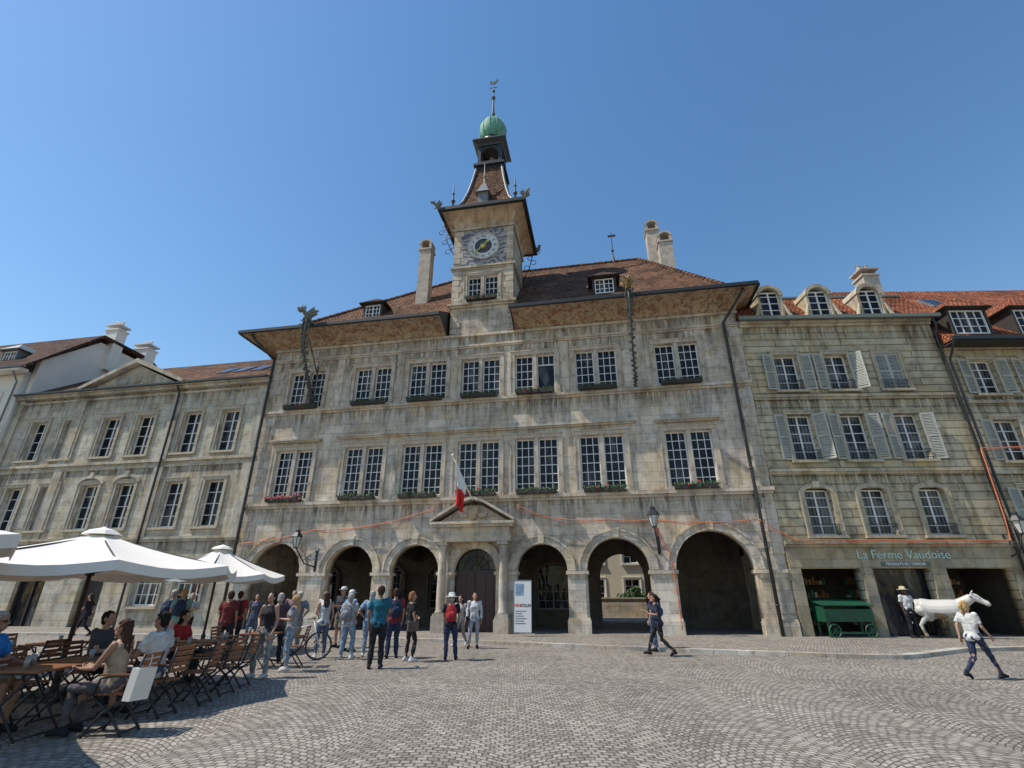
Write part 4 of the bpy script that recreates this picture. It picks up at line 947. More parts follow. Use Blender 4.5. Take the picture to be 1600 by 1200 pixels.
def botmesh(kind, sex, leg):
    J = pose_j(kind, 'down', 'down'); mb = MB(); torso(mb, J, sex, .012, .84, 1.02)
    f = .95 if sex == 'f' else 1.0
    for k in 'LR':
        h, kn, an, to = [Vector(p) for p in J[k]]
        if leg == 'long': mb.tube([h, h.lerp(kn, .5), kn, kn.lerp(an, .4), an+Vector((0, 0, .015))], [.108*f, .09*f, .068*f, .066*f, .058*f], 14); mb.ell(h, .107*f, 12, 8)
        elif leg == 'shorts': mb.tube([h, h.lerp(kn, .85)], [.11*f, .09*f], 14); mb.ell(h, .108*f, 12, 8)
        else: mb.tube([h, h.lerp(kn, .5), kn, kn.lerp(an, .4), an+Vector((0, 0, .015))], [.10*f, .082*f, .059*f, .058*f, .044*f], 14); mb.ell(h, .1*f, 12, 8)
        mb.ell(kn if leg != 'shorts' else h, .066*f, 10, 6)
    return remesh(mb, .016, 2, .020, 13)
def shoemesh(kind):
    J = pose_j(kind, 'down', 'down'); out = []
    for k in 'LR':
        h, kn, an, to = [Vector(p) for p in J[k]]; mb = MB(); heel = an+Vector((0, -.055, -.048)); mid = an.lerp(to, .5)+Vector((0, 0, -.005))
        chain(mb, [heel, mid, to+Vector((0, .0, 0))], [.041, .046, .034], 10); chain(mb, [an+Vector((0, -.01, .01)), an+Vector((0, .0, -.03))], [.046, .045], 10); out.append(remesh(mb, .014, 1))
    return out
def hairmesh(kind, style):
    J = pose_j(kind, 'down', 'down'); dz = J['dz']; y = J['lean']*1.2; hz = 1.6+dz; mb = MB()
    mb.ell((0, y-.014, hz+.032), (.086, .098, .1), 18, 12)
    if style != 'short': mb.ell((0, y-.045, hz-.03), (.085, .07, .1), 14, 10)
    else: mb.ell((0, y-.04, hz-.02), (.076, .066, .075), 14, 10)
    if style == 'long': mb.tube([(0, y-.05, hz), (0, y-.075, hz-.12), (0, y-.10, hz-.24), (0, y-.11, hz-.36)], [.085, .09, .085, .045], 12, flat=.5)
    if style == 'bun': mb.ell((0, y-.1, hz+.07), .045)
    if style == 'tail': mb.tube([(0, y-.1, hz+.04), (0, y-.15, hz-.02), (0, y-.14, hz-.2)], [.03, .04, .015], 8)
    me = remesh(mb, .012, 1, .018, 28)
    for v in me.vertices:
        fy = v.co.y-y; fz = v.co.z-hz
        if fy > .035 and fz < .062: v.co.y = y+.035+(fy-.035)*.15; v.co.x *= .8
    return me
CLO = {}
def cloth(c):
    if c not in CLO:
        t = NT('cloth'); co = t.n('ShaderNodeTexCoord').outputs['Object']
        t.set('Base Color', t.ramp(t.noise(co, 7, 4), [(.3, c4(c, .68)), (.7, c4(c, 1.2))])); t.set('Roughness', .85); t.set('Specular IOR Level', .2); t.bump(t.noise(co, 9, 4), .8, .05); CLO[c] = t.mat
    return CLO[c]
M_SKIN = vmat('skin', (.40, .225, .155), .55, .08, 6, .05); M_SKIN2 = vmat('tanned_skin', (.29, .15, .095), .55, .08, 6, .05); M_SKIN3 = vmat('dark_painted_skin', (.06, .03, .02), .5, .08, 6, .05)
M_EYE = vmat('dark_eye', (.02, .015, .01), .2, .1, 5, 0); M_LIP = vmat('lips', (.4, .13, .10), .5, .1, 5, 0)
def setm(o, m): o.material_slots[0].link = 'OBJECT'; o.material_slots[0].material = m
def mk(me, name, par, m):
    if not me.materials: me.materials.append(m)
    o = put(me, name, par); setm(o, m); return o
def person(x, y, hd, kind, al, ar, h, sex, style, hc, tc_, sl, bc, leg, sc, label, ex=(), z=0.0, skin=None, name='person', group='people on the square'):
    skin = skin or M_SKIN
    b = cached(('b', kind, al, ar, sex), lambda: bodymesh(kind, al, ar, sex))
    P = mk(b, name, None, skin); P.location = (x, y, z); P.rotation_euler = (0, 0, radians(hd)); k = h/1.72; P.scale = (k, k, k)
    top(P, label, 'person' if name == 'person' else 'statue', group if name == 'person' else None)
    mk(cached(('t', kind, al, ar, sex, sl), lambda: topmesh(kind, al, ar, sex, sl)), 'shirt', P, cloth(tc_))
    mk(cached(('l', kind, sex, leg), lambda: botmesh(kind, sex, leg)), {'long': 'trousers', 'slim': 'trousers', 'shorts': 'shorts'}[leg], P, cloth(bc))
    for s_ in cached(('s', kind), lambda: shoemesh(kind)): mk(s_, 'shoe', P, cloth(sc))
    mk(cached(('h', kind, style), lambda: hairmesh(kind, style)), 'hair', P, cloth(hc))
    J = pose_j(kind, al, ar); yy = J['lean']*1.2; hz = 1.6+J['dz']
    for s_ in (-1, 1):
        em = cached(('e',), lambda: MB().ell((0, 0, 0), (.013, .008, .008), 8, 6).mesh('eye', [M_EYE], True)); o = put(em, 'eye', P, (s_*.03, yy+.083, hz+.008))
    put(cached(('m',), lambda: MB().ell((0, 0, 0), (.024, .006, .007), 8, 6).mesh('mouth', [M_LIP], True)), 'mouth', P, (0, yy+.098, hz-.06))
    Wm = Matrix.Translation(P.location) @ Matrix.Rotation(radians(hd), 4, 'Z') @ Matrix.Scale(k, 4)
    for e in ex:
        if e[0] == 'hat':
            put(cached(('hat', e[1]), lambda: MB().lathe([(.19, -.012), (.2, 0), (.12, .012), (.1, .02), (.095, .09), (.07, .115), (.01, .12)], (0, 0), 20).mesh('sun_hat', [cloth(e[1])], True)), 'sun_hat', P, (0, yy-.01, hz+.055))
        if e[0] == 'cap':
            def cm():
                m_ = MB(); m_.lathe([(.1, 0), (.1, .03), (.085, .075), (.04, .1), (.005, .105)], (0, 0), 18); m_.prism([(-.08, .05), (-.07, .14), (-.03, .18), (.03, .18), (.07, .14), (.08, .05)], .0, .012, 'z'); return m_.mesh('cap', [cloth(e[1])], True)
            put(cached(('cap', e[1]), cm), 'cap', P, (0, yy-.005, hz+.04))
        if e[0] == 'sunglasses':
            put(cached(('sg',), lambda: MB().ell((-.032, 0, 0), (.027, .008, .02)).ell((.032, 0, 0), (.027, .008, .02)).tube([(-.08, -.09, .01), (-.07, -.01, .005), (0, .003, .006), (.07, -.01, .005), (.08, -.09, .01)], .004, 5).mesh('sunglasses', [M_EYE], True)), 'sunglasses', P, (0, yy+.092, hz+.012))
        if e[0] == 'pack':
            def pm():
                m_ = MB(); m_.ell((0, 0, 0), (.16, .09, .23), 16, 10); m_.box(-.14, .14, -.06, .07, -.2, .12); m_.ell((0, -.09, -.07), (.12, .05, .12), 12, 8)
                for s_ in (-1, 1): m_.tube([(s_*.1, .06, .16), (s_*.115, .13, .24), (s_*.125, .25, .2), (s_*.13, .29, .06), (s_*.13, .2, -.1), (s_*.12, .07, -.16)], .018, 6)
                m_.tube([(-.04, 0, .22), (0, -.01, .27), (.04, 0, .22)], .01, 5)
                return remesh(m_, .014, 1, .008, 12)
            o = mk(cached(('pack',), pm), 'backpack', None, cloth(e[1])); o.matrix_world = Wm @ Matrix.Translation((0, -.2+J['lean']*.6, 1.21+J['dz'])); top(o, e[2]+' backpack worn on a walker\'s back', 'backpack', 'backpacks')
        if e[0] == 'bag':
            def bm_():
                m_ = MB(); m_.box(-.045, .045, -.15, .15, -.24, 0); m_.tube([(0, -.13, 0), (-.03, -.1, .3), (-.16, -.02, .52), (-.03, .1, .3), (0, .13, 0)], .01, 5); return remesh(m_, .012, 1, .006, 9)
            o = mk(cached(('bag',), bm_), 'shoulder_bag', None, cloth(e[1])); o.matrix_world = Wm @ Matrix.Translation((.235, -.02, .98+J['dz'])); top(o, e[2]+' shoulder bag hanging at a walker\'s hip', 'bag', 'bags')
        if e[0] == 'paper':
            w_ = Vector(J['aR'][2]); o = MB().add([(-.14, -.1, 0), (.14, -.1, 0), (.14, .0, .05), (.14, .11, .08), (-.14, .11, .08), (-.14, .0, .05), (-.14, -.1, .004), (.14, -.1, .004), (.14, .0, .054), (.14, .11, .084), (-.14, .11, .084), (-.14, .0, .054)], [(0,1,2,5), (5,2,3,4), (6,11,8,7), (11,10,9,8)]).obj('folded_map', e[1])
            o.matrix_world = Wm @ Matrix.Translation((0, w_.y+.1, w_.z+.04)); top(o, 'open yellow paper map held in both hands', 'map')
    return P
DK = (.02, .02, .025); NAVY = (.03, .04, .08); JEAN = (.08, .13, .22); JEANL = (.20, .28, .37); WH = (.56, .55, .53); GREY = (.30, .30, .31); TEAL = (.02, .12, .17); RED = (.36, .03, .035)
HB = (.06, .03, .02); HG = (.36, .34, .32); HBL = (.45, .29, .13); HK = (.015, .012, .01); BG = (.34, .27, .19); LB = (.22, .32, .43); PL = (.28, .19, .21)
person(-3.25, 13.4, 5, 'stand', 'down', 'fwd', 1.82, 'm', 'short', HB, TEAL, 'short', DK, 'long', DK, 'man in teal t-shirt and black trousers seen from behind', skin=M_SKIN2)
person(-2.72, 14.8, -60, 'relax', 'bag', 'down', 1.70, 'f', 'bob', (.3, .13, .06), DK, 'short', DK, 'slim', WH, 'woman with auburn hair in black top with handbag', (('bag', (.12, .09, .07), 'brown'),))
person(-1.68, 15.1, 8, 'relax', 'fwd', 'down', 1.64, 'f', 'short', HG, DK, 'short', NAVY, 'long', DK, 'woman in white sun hat and dark clothes with backpack', (('hat', WH), ('pack', RED, 'red')))
person(-1.75, 18.7, 160, 'walk', 'down', 'bag', 1.62, 'f', 'long', HK, (.42, .4, .37), 'long', (.25, .25, .25), 'slim', WH, 'woman in cream cardigan walking towards the square', z=0)
person(-1.25, 18.2, 190, 'relax', 'down', 'down', 1.7, 'f', 'long', HB, WH, 'long', (.28, .31, .35), 'slim', DK, 'woman in long white blouse and grey trousers', (('bag', DK, 'black'),), z=0)
person(4.25, 16.0, 75, 'walk', 'fwd', 'fwd', 1.66, 'f', 'tail', HK, (.03, .035, .05), 'short', DK, 'slim', DK, 'woman in dark t-shirt walking and reading a yellow map', (('paper', vmat('yellow_paper', (.7, .55, .12), .7, .1, 9, .05)),), skin=M_SKIN2)
person(4.45, 17.3, 60, 'stand', 'down', 'bag', 1.70, 'f', 'long', HB, NAVY, 'short', JEAN, 'slim', DK, 'woman in navy top with blue backpack', (('pack', (.05, .07, .14), 'navy'),))
person(9.75, 11.75, -82, 'walk', 'swb', 'swf', 1.52, 'f', 'tail', HBL, WH, 'short', NAVY, 'slim', DK, 'blonde woman in white t-shirt and dark jeans striding across', (), skin=M_SKIN)
person(-3.35, 15.6, 20, 'stand', 'down', 'down', 1.78, 'm', 'short', HB, (.25, .04, .04), 'short', NAVY, 'long', DK, 'man in red polo shirt and navy trousers with dark pack', (('pack', NAVY, 'dark blue'),))
person(-4.55, 15.3, -10, 'relax', 'down', 'fwd', 1.66, 'f', 'short', HG, (.4, .42, .44), 'short', JEANL, 'long', WH, 'grey-haired woman in pale grey top and light jeans', (('pack', (.22, .22, .24), 'grey'),))
person(-4.1, 15.9, 10, 'stand', 'hip', 'down', 1.72, 'm', 'short', HG, LB, 'short', JEANL, 'long', WH, 'grey-haired man in light blue shirt and faded jeans')
person(-5.35, 15.6, 30, 'stand', 'fwd', 'down', 1.68, 'f', 'long', HB, WH, 'none', JEAN, 'slim', WH, 'young woman in white tank top beside a bicycle')
person(-5.1, 17.2, -40, 'relax', 'hip', 'down', 1.76, 'm', 'short', HG, LB, 'short', (.12, .18, .3), 'long', DK, 'man in pale shirt and white cap', (('cap', WH),))
person(-5.75, 18.4, 150, 'stand', 'fwd', 'fwd', 1.86, 'm', 'short', HB, (.05, .05, .06), 'short', (.2, .18, .14), 'shorts', DK, 'tall man in dark t-shirt, shorts and white cap', (('cap', WH),))
person(-4.85, 18.8, 200, 'stand', 'down', 'up', 1.7, 'm', 'short', HG, (.4, .38, .33), 'short', (.24, .2, .16), 'long', DK, 'older man in beige shirt raising a hand to his face')
person(-5.3, 11.95, 160, 'relax', 'down', 'hip', 1.68, 'f', 'long', HK, (.03, .03, .035), 'none', (.26, .26, .26), 'long', WH, 'young woman in black sleeveless top and grey trousers')
person(-5.15, 12.9, 100, 'relax', 'fwd', 'down', 1.62, 'f', 'long', HBL, (.27, .26, .28), 'short', JEANL, 'slim', WH, 'woman in grey t-shirt and light jeans', (('bag', (.35, .25, .12), 'tan'),))
person(-7.5, 18.6, 190, 'stand', 'fwd', 'down', 1.74, 'm', 'short', HG, PL, 'short', (.25, .22, .18), 'long', DK, 'grey-haired man in checked short-sleeved shirt', (('sunglasses',),))
person(-8.7, 17.3, 15, 'stand', 'down', 'down', 1.72, 'm', 'short', HB, RED, 'short', DK, 'long', DK, 'man in red t-shirt with black backpack', (('pack', DK, 'black'),))
person(-8.05, 18.3, -20, 'relax', 'fwd', 'down', 1.66, 'f', 'bob', HG, (.08, .12, .1), 'short', (.35, .33, .3), 'shorts', WH, 'grey-haired woman in dark green top and shorts')
person(-10.1, 16.6, 25, 'relax', 'down', 'fwd', 1.78, 'm', 'short', HBL, (.2, .38, .38), 'short', (.4, .25, .22), 'shorts', WH, 'man in mint t-shirt and coral shorts with backpack', (('pack', NAVY, 'navy blue'), ('sunglasses',)))
person(-11.2, 17.9, -15, 'stand', 'down', 'down', 1.76, 'm', 'short', HG, (.12, .16, .24), 'short', JEAN, 'long', DK, 'man in slate blue shirt with dark backpack', (('pack', (.04, .05, .09), 'dark blue'), ('cap', (.4, .4, .4))))
person(-11.6, 19.6, 200, 'relax', 'fwd', 'down', 1.68, 'f', 'bob', HG, (.4, .4, .4), 'short', DK, 'long', DK, 'woman in light grey blouse facing the square')
person(-6.75, 17.2, 10, 'stand', 'down', 'hip', 1.70, 'm', 'short', HG, (.2, .19, .23), 'short', (.22, .2, .17), 'long', DK, 'man in mauve-grey shirt and khaki trousers', (('cap', (.5, .45, .35)),))
person(-7.0, 20.3, 170, 'stand', 'fwd', 'fwd', 1.72, 'm', 'short', HG, WH, 'short', (.1, .1, .12), 'long', DK, 'man in white shirt standing by the arcade')
person(-9.6, 20.4, 185, 'relax', 'down', 'down', 1.66, 'f', 'bob', HB, (.1, .1, .14), 'short', JEAN, 'slim', DK, 'woman in dark blouse and jeans near the arcade')
person(-6.15, 14.4, 20, 'relax', 'down', 'hip', 1.66, 'f', 'bob', HG, (.10, .06, .08), 'short', DK, 'long', DK, 'grey-haired woman in plum top with black trousers')
person(-7.9, 15.2, 5, 'relax', 'fwd', 'down', 1.72, 'm', 'short', HB, (.16, .03, .03), 'short', DK, 'long', DK, 'man in dark red t-shirt holding something in his hand', skin=M_SKIN2)
person(-18.2, 23.4, 100, 'walk', 'swf', 'swb', 1.7, 'f', 'long', HB, DK, 'short', DK, 'slim', DK, 'slim woman in black walking past the sandstone house', (('bag', BG, 'beige'),), z=0)

# ------------------------------------------------------------------ cafe furniture
def mesh_chair():
    fr_ = MB()
    for s_ in (-1, 1):
        x = s_*.21
        fr_.tube([(x, .22, 0), (x, .05, .25), (x, -.2, .44), (x, -.24, .6), (x, -.30, .9)], .016, 6); fr_.tube([(x*.92, -.24, 0), (x*.92, -.05, .25), (x*.92, .21, .43)], .016, 6)
        fr_.tube([(x, -.24, .65), (x*1.08, .0, .66), (x*1.05, .16, .63), (x, .2, .44)], .014, 6)
    for p in ((.2, .42), (-.19, .42), (.2, .04), (-.22, .04)): fr_.tube([(-.21, p[0], p[1]), (.21, p[0], p[1])], .012, 6)
    seat = MB()
    for i in range(7): y0 = -.2+i*.062; seat.box(-.205, .205, y0, y0+.045, .445, .463)
    back = MB()
    for i in range(5):
        z0 = .56+i*.072; yy = -.238-(z0-.56)*.18; back.box(-.215, .215, yy-.008, yy+.012, z0, z0+.05)
    ar_ = MB().box(-.025, .025, -.2, .17, .662, .682)
    return fr_.mesh('chair', [M_IRON], True), seat.mesh('seat', [M_WOOD]), back.mesh('backrest', [M_WOOD]), ar_.mesh('armrest', [M_WOOD])
CM = mesh_chair()
def chair(x, y, hd):
    o = put(CM[0], 'chair', None, (x, y, 0)); o.rotation_euler = (0, 0, radians(hd)); top(o, 'slatted brown wood cafe chair with black metal frame', 'chair', 'cafe chairs around the tables')
    put(CM[1], 'seat', o); put(CM[2], 'backrest', o); put(CM[3], 'armrest', o, (-.23, 0, 0)); put(CM[3], 'armrest', o, (.23, 0, 0))
def mesh_table():
    t_ = MB()
    for i in range(9): y0 = -.36+i*.081; t_.box(-.38, .38, y0, y0+.07, .725, .75)
    l_ = MB(); l_.box(-.36, .36, -.34, -.31, .7, .724).box(-.36, .36, .31, .34, .7, .724)
    for s_ in (-1, 1):
        l_.tube([(-.33, s_*.3, 0), (.3, s_*.3, .7)], .014, 6); l_.tube([(.33, s_*.3, 0), (-.3, s_*.3, .7)], .014, 6)
    l_.tube([(-.33, -.3, .03), (-.33, .3, .03)], .012, 6); l_.tube([(.33, -.3, .03), (.33, .3, .03)], .012, 6)
    return t_.mesh('table', [M_WOOD]), l_.mesh('table_leg', [M_IRON], True)
TM = mesh_table(); M_CLR = vmat('clear_tumbler', (.3, .3, .29), .08, .1, 5, 0); M_BEER = vmat('amber_drink', (.5, .22, .04), .1, .1, 5, 0)
gm = MB().lathe([(.028, 0), (.036, .13), (.033, .13), (.026, .01)], (0, 0), 12).mesh('drinking_glass', [M_CLR], True); bmh = MB().lathe([(.026, .008), (.031, .09), (.001, .09)], (0, 0), 12).mesh('drink', [M_BEER], True)
def table(x, y, rz=0, items=2):
    o = put(TM[0], 'table', None, (x, y, 0)); o.rotation_euler = (0, 0, radians(rz)); top(o, 'square slatted wood cafe table on folding metal legs', 'table', 'cafe tables in a row'); put(TM[1], 'table_leg', o)
    for i in range(items):
        g_ = put(gm, 'drinking_glass', None, (x+random.uniform(-.25, .25), y+random.uniform(-.25, .25), .75)); top(g_, 'small drinking glass with amber drink on a cafe table', 'glass', 'glasses on cafe tables'); put(bmh, 'drink', g_)
for y in (7.3, 8.15, 9.3, 10.4, 11.4, 13.6): table(-6.15, y, random.uniform(-4, 4))
for y in (8.2, 9.6, 11.0): table(-8.9, y, random.uniform(-6, 6), 1)
for x, y, h_ in ((-5.05, 7.45, 95), (-5.2, 8.45, 88), (-5.15, 9.3, 96), (-5.2, 10.1, 84), (-5.3, 10.9, 92), (-5.35, 13.7, 100), (-6.95, 8.15, -90), (-7.0, 9.3, -85), (-6.95, 10.4, -92), (-7.0, 11.4, -88), (-7.0, 13.6, -90),
                 (-8.1, 8.3, 92), (-8.1, 9.6, 87), (-8.1, 11.0, 90), (-9.7, 8.2, -90), (-9.7, 9.6, -93), (-9.7, 11.0, -88), (-6.95, 7.25, -88)): chair(x, y, h_)
person(-5.17, 7.45, 95, 'sit', 'table', 'table', 1.66, 'f', 'long', HB, BG, 'none', (.1, .09, .1), 'slim', DK, 'seated woman with brown hair in sleeveless beige top', group='people seated at the cafe', skin=M_SKIN2)
person(-5.32, 8.45, 88, 'sit', 'table', 'fwd', 1.74, 'm', 'short', HK, WH, 'short', JEAN, 'shorts', DK, 'seated man in white t-shirt leaning on the table', group='people seated at the cafe', skin=M_SKIN2)
person(-6.83, 7.25, -80, 'sit', 'table', 'fwd', 1.78, 'm', 'short', HG, (.03, .18, .5), 'short', (.4, .33, .24), 'shorts', DK, 'seated man in blue t-shirt, sunglasses and beige shorts', (('sunglasses',),), group='people seated at the cafe', skin=M_SKIN2)
person(-6.9, 9.3, -85, 'sit', 'fwd', 'table', 1.72, 'm', 'short', HK, (.08, .08, .1), 'short', DK, 'long', DK, 'seated man in dark t-shirt at a cafe table', group='people seated at the cafe')
person(-6.85, 11.4, -88, 'sit', 'table', 'table', 1.66, 'f', 'long', HK, RED, 'short', DK, 'long', DK, 'seated woman in red top at a cafe table', group='people seated at the cafe')
bg = MB().box(-.16, .16, -.05, .05, 0, .36).tube([(-.07, .0, .36), (-.06, 0, .5), (.06, 0, .5), (.07, 0, .36)], .008, 5)
bo = bg.obj('paper_bag', M_WHITE, loc=(-4.78, 7.35, .38)); bo.rotation_euler = (.05, .06, 1.5); top(bo, 'white paper carrier bag hung on the back of a chair', 'bag')

def umbrella(x, y, R_, zr, zp, n=8, rot=.2, label='large cream octagonal parasol with dark pole over cafe tables'):
    e = empty('parasol', (x, y, 0), rot); top(e, label, 'parasol', 'cafe parasols')
    c = MB(); rings = []; sub = 6; N = n*sub
    for j in range(9):
        t = j/8; row = []
        for k in range(N):
            a = 2*pi*k/N; q_ = (k % sub)/sub; poly = cos(pi/n)/cos((q_-.5)*2*pi/n); r_ = R_*t*poly+.05*(1-t)
            sagz = -.09*t*(1-t)*4*.5-.10*t*(sin(pi*q_)); row.append((r_*cos(a), r_*sin(a), zp-(zp-zr)*t**.92+sagz))
        rings.append(row)
    rings.append([(p[0]*1.005, p[1]*1.005, p[2]-.15) for p in rings[-1]])
    vs = [p for r_ in rings for p in r_]; fs = []
    for i in range(len(rings)-1):
        for k in range(N): k2 = (k+1) % N; fs.append((i*N+k, i*N+k2, (i+1)*N+k2, (i+1)*N+k))
    fs.append(tuple(range(N-1, -1, -1))); c.add(vs, fs)
    c.obj('canopy', M_CANVAS, e, recalc=False)
    MB().lathe([(.32, zp-.03), (.22, zp+.05), (.05, zp+.1), (.01, zp+.12)], (0, 0), 8).obj('vent_cap', M_CANVAS, e)
    p = MB(); p.tube([(0, 0, .05), (0, 0, zp)], .035, 10); p.lathe([(.06, .05), (.06, .5), (.045, .52)], (0, 0), 10); p.lathe([(.07, zp-.75), (.07, zp-.65)], (0, 0), 10); p.obj('pole', M_DWOOD, e, True)
    rb = MB()
    for k in range(n):
        a = 2*pi*k/n; rb.tube([(.04*cos(a), .04*sin(a), zp-.06), (R_*.97*cos(a), R_*.97*sin(a), zr-.02)], .014, 5); rb.tube([(.06*cos(a), .06*sin(a), zp-.7), (R_*.5*cos(a), R_*.5*sin(a), zp-(zp-zr)*.5-.08)], .012, 5)
    rb.obj('rib', M_DWOOD, e)
    MB().box(-.4, .4, -.4, .4, 0.0, .07).box(-.3, .3, -.3, .3, .073, .12).obj('base', M_IRON, e)
umbrella(-7.75, 9.75, 2.5, 2.10, 2.68, rot=.0)
umbrella(-9.4, 16.9, 2.0, 2.2, 3.0, rot=.4, label='cream parasol standing beyond the cafe tables')
umbrella(-13.4, 12.6, 2.4, 2.2, 2.95, rot=.1, label='cream parasol beside the sandstone house')
umbrella(-8.15, 4.9, 2.7, 2.25, 2.9, rot=.39, label='cream parasol shading the end of the cafe terrace')

# bicycle
BK = empty('bicycle', (-5.75, 15.0, 0), radians(12)); top(BK, 'white city bicycle standing beside a woman', 'bicycle')
for cx in (-.53, .53):
    w_ = MB(); w_.tube([(cx+.33*cos(2*pi*i/28), 0, .345+.33*sin(2*pi*i/28)) for i in range(28)], .019, 7, closed=True); wo = w_.obj('wheel', M_IRON, BK, True)
    sp_ = MB()
    for i in range(18): a = 2*pi*i/18; sp_.tube([(cx, 0, .345), (cx+.31*cos(a), 0, .345+.31*sin(a))], .0025, 4)
    sp_.tube([(cx, -.04, .345), (cx, .04, .345)], .02, 8); sp_.tube([(cx+.305*cos(2*pi*i/28), 0, .345+.305*sin(2*pi*i/28)) for i in range(28)], .01, 5, closed=True); sp_.obj('spoke', M_LEAD, wo)
f = MB()
for a, b in (((-.53, 0, .345), (-.06, 0, .3)), ((-.53, 0, .345), (-.2, 0, .78)), ((-.2, 0, .9), (-.06, 0, .3)), ((-.06, 0, .3), (.36, 0, .72)), ((-.19, 0, .78), (.34, 0, .84)), ((.33, 0, .95), (.53, 0, .345))): f.tube([a, b], .016, 8)
f.obj('frame', M_FRAMEW, BK, True)
MB().ell((-.22, 0, .94), (.13, .07, .03)).tube([(-.2, 0, .85), (-.21, 0, .93)], .014, 6).obj('saddle', M_IRON, BK, True)
MB().tube([(.2, -.27, 1.0), (.33, -.2, 1.03), (.35, 0, 1.0), (.33, .2, 1.03), (.2, .27, 1.0)], .012, 6).tube([(.35, 0, 1.0), (.33, 0, .9)], .014, 6).obj('handlebar', M_IRON, BK, True)
MB().lathe([(.09, -.008), (.09, .008)], (0, 0), 16).tube([(0, 0, 0), (.0, .15, .05)], .01, 5).obj('pedal_crank', M_LEAD, BK, loc=(-.06, 0, .3)).rotation_euler = (pi/2, 0, 0)

# poster stand
PS = empty('poster_stand', (.42, 21.9, PZ), -.12); PS.scale = (.82, 1, 1); top(PS, 'tall white poster stand with exhibition text and metal feet', 'sign')
Mx = Matrix.Rotation(-.1, 4, 'X')
MB().box(-.42, .42, -.015, .015, .15, 2.05, 0, Mx).obj('poster_panel', vmat('poster_white', (.6, .6, .585), .5, .04, 2, 0), PS)
MB().box(-.45, .45, -.022, .022, .11, .148, 0, Mx).box(-.45, .45, -.022, .022, 2.052, 2.09, 0, Mx).box(-.45, -.422, -.02, .02, .15, 2.05, 0, Mx).box(.422, .45, -.02, .02, .15, 2.05, 0, Mx).tube([(-.4, 0, .12), (-.45, -.25, 0)], .012, 5).tube([(.4, 0, .12), (.45, -.25, 0)], .012, 5).tube([(0, .15, 1.9), (0, .7, 0)], .014, 5).obj('poster_frame', M_LEAD, PS)
def onp(x, z): v = Mx @ Vector((x, -.021, z)); return (v.x, v.y, v.z)
for bd, x, mt in (('MÉMO', -.2, vmat('poster_red', (.55, .05, .05), .5, .1, 5, 0)), ('ATELIER', .15, M_IRON)):
    textobj('poster_text', bd, .155, onp(x, 1.12), PS, mt, .002, rot=(pi/2-.1, 0, 0))
MB().box(-.36, .05, -.02, -.017, 1.5, 1.95, 0, Mx).obj('poster_picture', vmat('poster_blue', (.18, .25, .36), .5, .5, 6, 0), PS)
pl_ = MB()
for i in range(6): pl_.box(-.36, -.36+random.uniform(.3, .66), -.02, -.017, .9-i*.09, .93-i*.09, 0, Mx)
pl_.obj('poster_lines', M_LEAD, PS)

# green cart
gc = MB(); gc.box(-.95, .95, -.4, .4, .55, .6); gc.box(-.95, .95, -.42, -.37, .6, 1.0); gc.box(-.95, .95, .37, .42, .6, 1.25); gc.box(-.95, -.9, -.37, .37, .6, 1.1); gc.box(.9, .95, -.37, .37, .6, 1.1)
for s_ in (-1, 1):
    gc.box(s_*.85-.04, s_*.85+.04, -.4, -.32, 0, .55); gc.box(s_*.85-.04, s_*.85+.04, .32, .4, 0, .55)
gc.box(-.85, .85, -.37, -.34, .12, .2); gc.box(-.95, .95, -.43, -.421, .72, .76); gc.box(-.95, .95, -.43, -.421, .88, .92)
gc.add([(-1.02, -.5, 1.12), (1.02, -.5, 1.12), (1.02, .45, 1.32), (-1.02, .45, 1.32), (-1.02, -.5, 1.15), (1.02, -.5, 1.15), (1.02, .45, 1.35), (-1.02, .45, 1.35)], [(0,3,2,1),(4,5,6,7),(0,1,5,4),(1,2,6,5),(2,3,7,6),(3,0,4,7)])
M_GP = vmat('green_paint', (.008, .07, .035), .5, .4, 4, .1)
co_ = gc.obj('market_cart', M_GP, loc=(13.15, 21.75, PZ)); top(co_, 'green painted wooden display cart in the shop doorway', 'cart')
for s_ in (-1, 1):
    cl_ = MB(); cl_.tube([(s_*.7+.22*cos(2*pi*i/20), -.47, .24+.22*sin(2*pi*i/20)) for i in range(20)], .022, 6, closed=True); [cl_.tube([(s_*.7, -.47, .24), (s_*.7+.22*cos(2*pi*i/8), -.47, .24+.22*sin(2*pi*i/8))], .012, 5) for i in range(8)]
    cl_.obj('wheel', M_GP, co_)

# cow statue
cw = MB()
def R3(x, y, z, rx, ry, rz): cw.ell((x, y, z), (rx, ry, rz), 16, 10)
cw.tube([(-.78, 0, 1.12), (-.6, 0, 1.08), (-.3, 0, 1.0), (.1, 0, .99), (.45, 0, 1.02), (.7, 0, 1.1)], [.2, .32, .35, .36, .34, .25], 18)
R3(-.7, 0, 1.1, .22, .26, .27); R3(.55, 0, 1.0, .26, .27, .34)
cw.tube([(.6, 0, 1.12), (.85, 0, 1.3), (1.05, 0, 1.42)], [.25, .18, .15], 14)
cw.tube([(1.0, 0, 1.48), (1.15, 0, 1.42), (1.35, 0, 1.27), (1.47, 0, 1.2)], [.13, .14, .095, .1], 12); R3(1.46, 0, 1.19, .09, .1, .08)
for s_ in (-1, 1):
    cw.ell((1.02, s_*.22, 1.48), (.05, .13, .05)); cw.tube([(1.06, s_*.08, 1.56), (1.1, s_*.2, 1.62), (1.14, s_*.22, 1.68)], [.035, .028, .012], 7)
    y = s_*.17
    chain(cw, [(.55, y, .9), (.56, y, .5), (.55, y, .12), (.58, y, .05)], [.14, .075, .05, .07]); chain(cw, [(-.62, y, .95), (-.5, y, .72), (-.74, y, .42), (-.68, y, .12), (-.65, y, .05)], [.2, .12, .065, .05, .07])
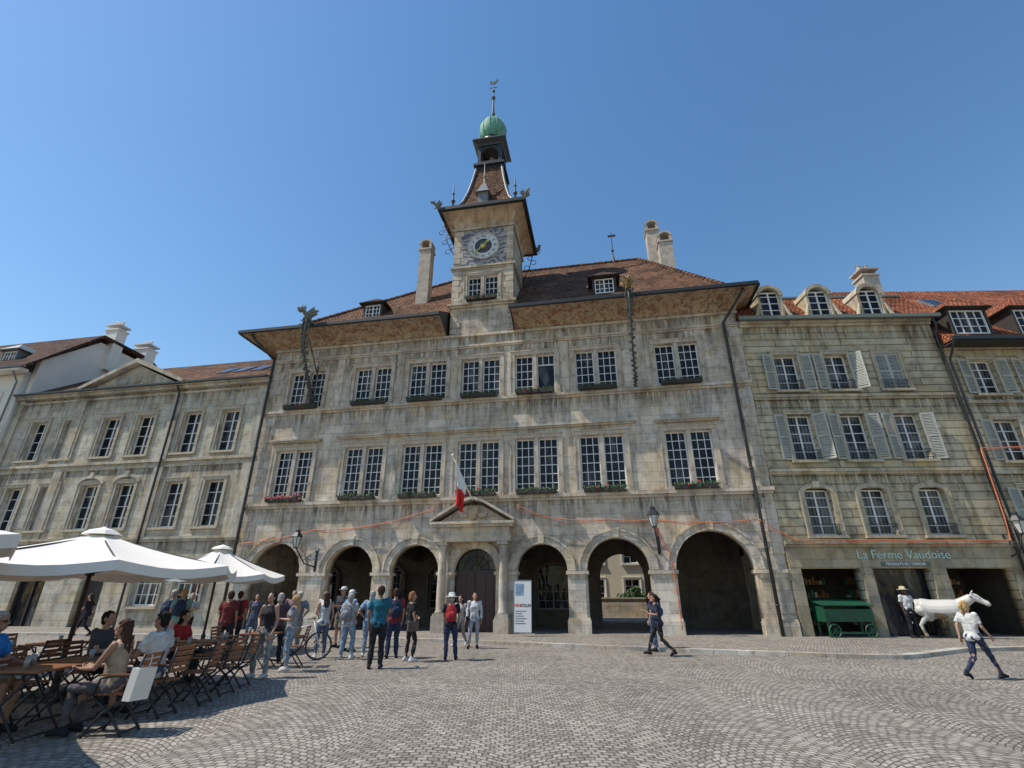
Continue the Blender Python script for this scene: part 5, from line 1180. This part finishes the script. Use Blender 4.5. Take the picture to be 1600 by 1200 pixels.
cw.ell((-.42, 0, .68), (.17, .15, .13)); cw.tube([(-.9, 0, 1.25), (-1.0, 0, 1.1), (-.98, 0, .6), (-.98, 0, .45)], [.04, .03, .022, .05], 8)
def cowmat():
    t = NT('white_cow_paint'); co = t.n('ShaderNodeTexCoord').outputs['Object']
    t.set('Base Color', t.ramp(t.noise(co, 1.8, 1, .4), [(.36, (.25, .19, .13)), (.42, (.52, .50, .46))])); t.set('Roughness', .45); return t.mat
cm_ = remesh(cw, .02, 4); cm_.materials.append(cowmat()); cow = put(cm_, 'cow_statue', None, (16.75, 21.3, PZ)); cow.rotation_euler = (0, 0, radians(-38)); top(cow, 'life-size white painted cow statue outside the shop', 'statue')
for s_ in (-1, 1): MB().ell((1.27, s_*.11, 1.4), .022).obj('eye', M_EYE, cow, True)
MB().box(-1.0, 1.0, -.35, .35, 0, .04).obj('statue_base', M_DARK, cow)
person(15.35, 21.1, 185, 'stand', 'hip', 'down', 1.78, 'm', 'short', HK, WH, 'short', DK, 'long', DK, 'life-size figure in white shirt and dark trousers by the cow', (('hat', (.5, .42, .28)),), z=PZ, skin=M_SKIN3, name='statue')

bpy.data.scenes.remove(TS)
# ------------------------------------------------------------------ light, sky, camera
EL = 56.0; az = Vector((1, .14, 0)).normalized()*cos(radians(EL)); dv = Vector((az.x, az.y, -sin(radians(EL))))
sl = bpy.data.lights.new('sun', 'SUN'); sl.energy = 5.0; sl.angle = radians(.53); sl.color = (1, .94, .85)
so = bpy.data.objects.new('sun', sl); COL.objects.link(so); so.rotation_euler = dv.to_track_quat('-Z', 'Y').to_euler(); so.location = (-30, 0, 40)
w = bpy.data.worlds.new('World'); S.world = w; w.use_nodes = True; nt = w.node_tree
sk = nt.nodes.new('ShaderNodeTexSky'); sk.sky_type = 'NISHITA'; sk.sun_disc = False; sk.sun_elevation = radians(EL); sk.sun_rotation = radians(262); sk.air_density = 1.4; sk.dust_density = .3; sk.ozone_density = 2.0; sk.altitude = 0
hs = nt.nodes.new('ShaderNodeHueSaturation'); hs.inputs['Saturation'].default_value = 1.22; nt.links.new(sk.outputs[0], hs.inputs['Color'])
nt.links.new(hs.outputs[0], nt.nodes['Background'].inputs[0]); nt.nodes['Background'].inputs[1].default_value = .15
cam = bpy.data.cameras.new('Camera'); cam.lens = 775/1600*36; cam.sensor_width = 36; cam.clip_end = 4000; cam.clip_start = .05
oc = bpy.data.objects.new('Camera', cam); COL.objects.link(oc); oc.location = (0, 0, 1.6); oc.rotation_euler = (radians(90+23.07), 0, 0); S.camera = oc
S.view_settings.view_transform = 'Standard'; S.view_settings.look = 'None'; S.view_settings.exposure = 0
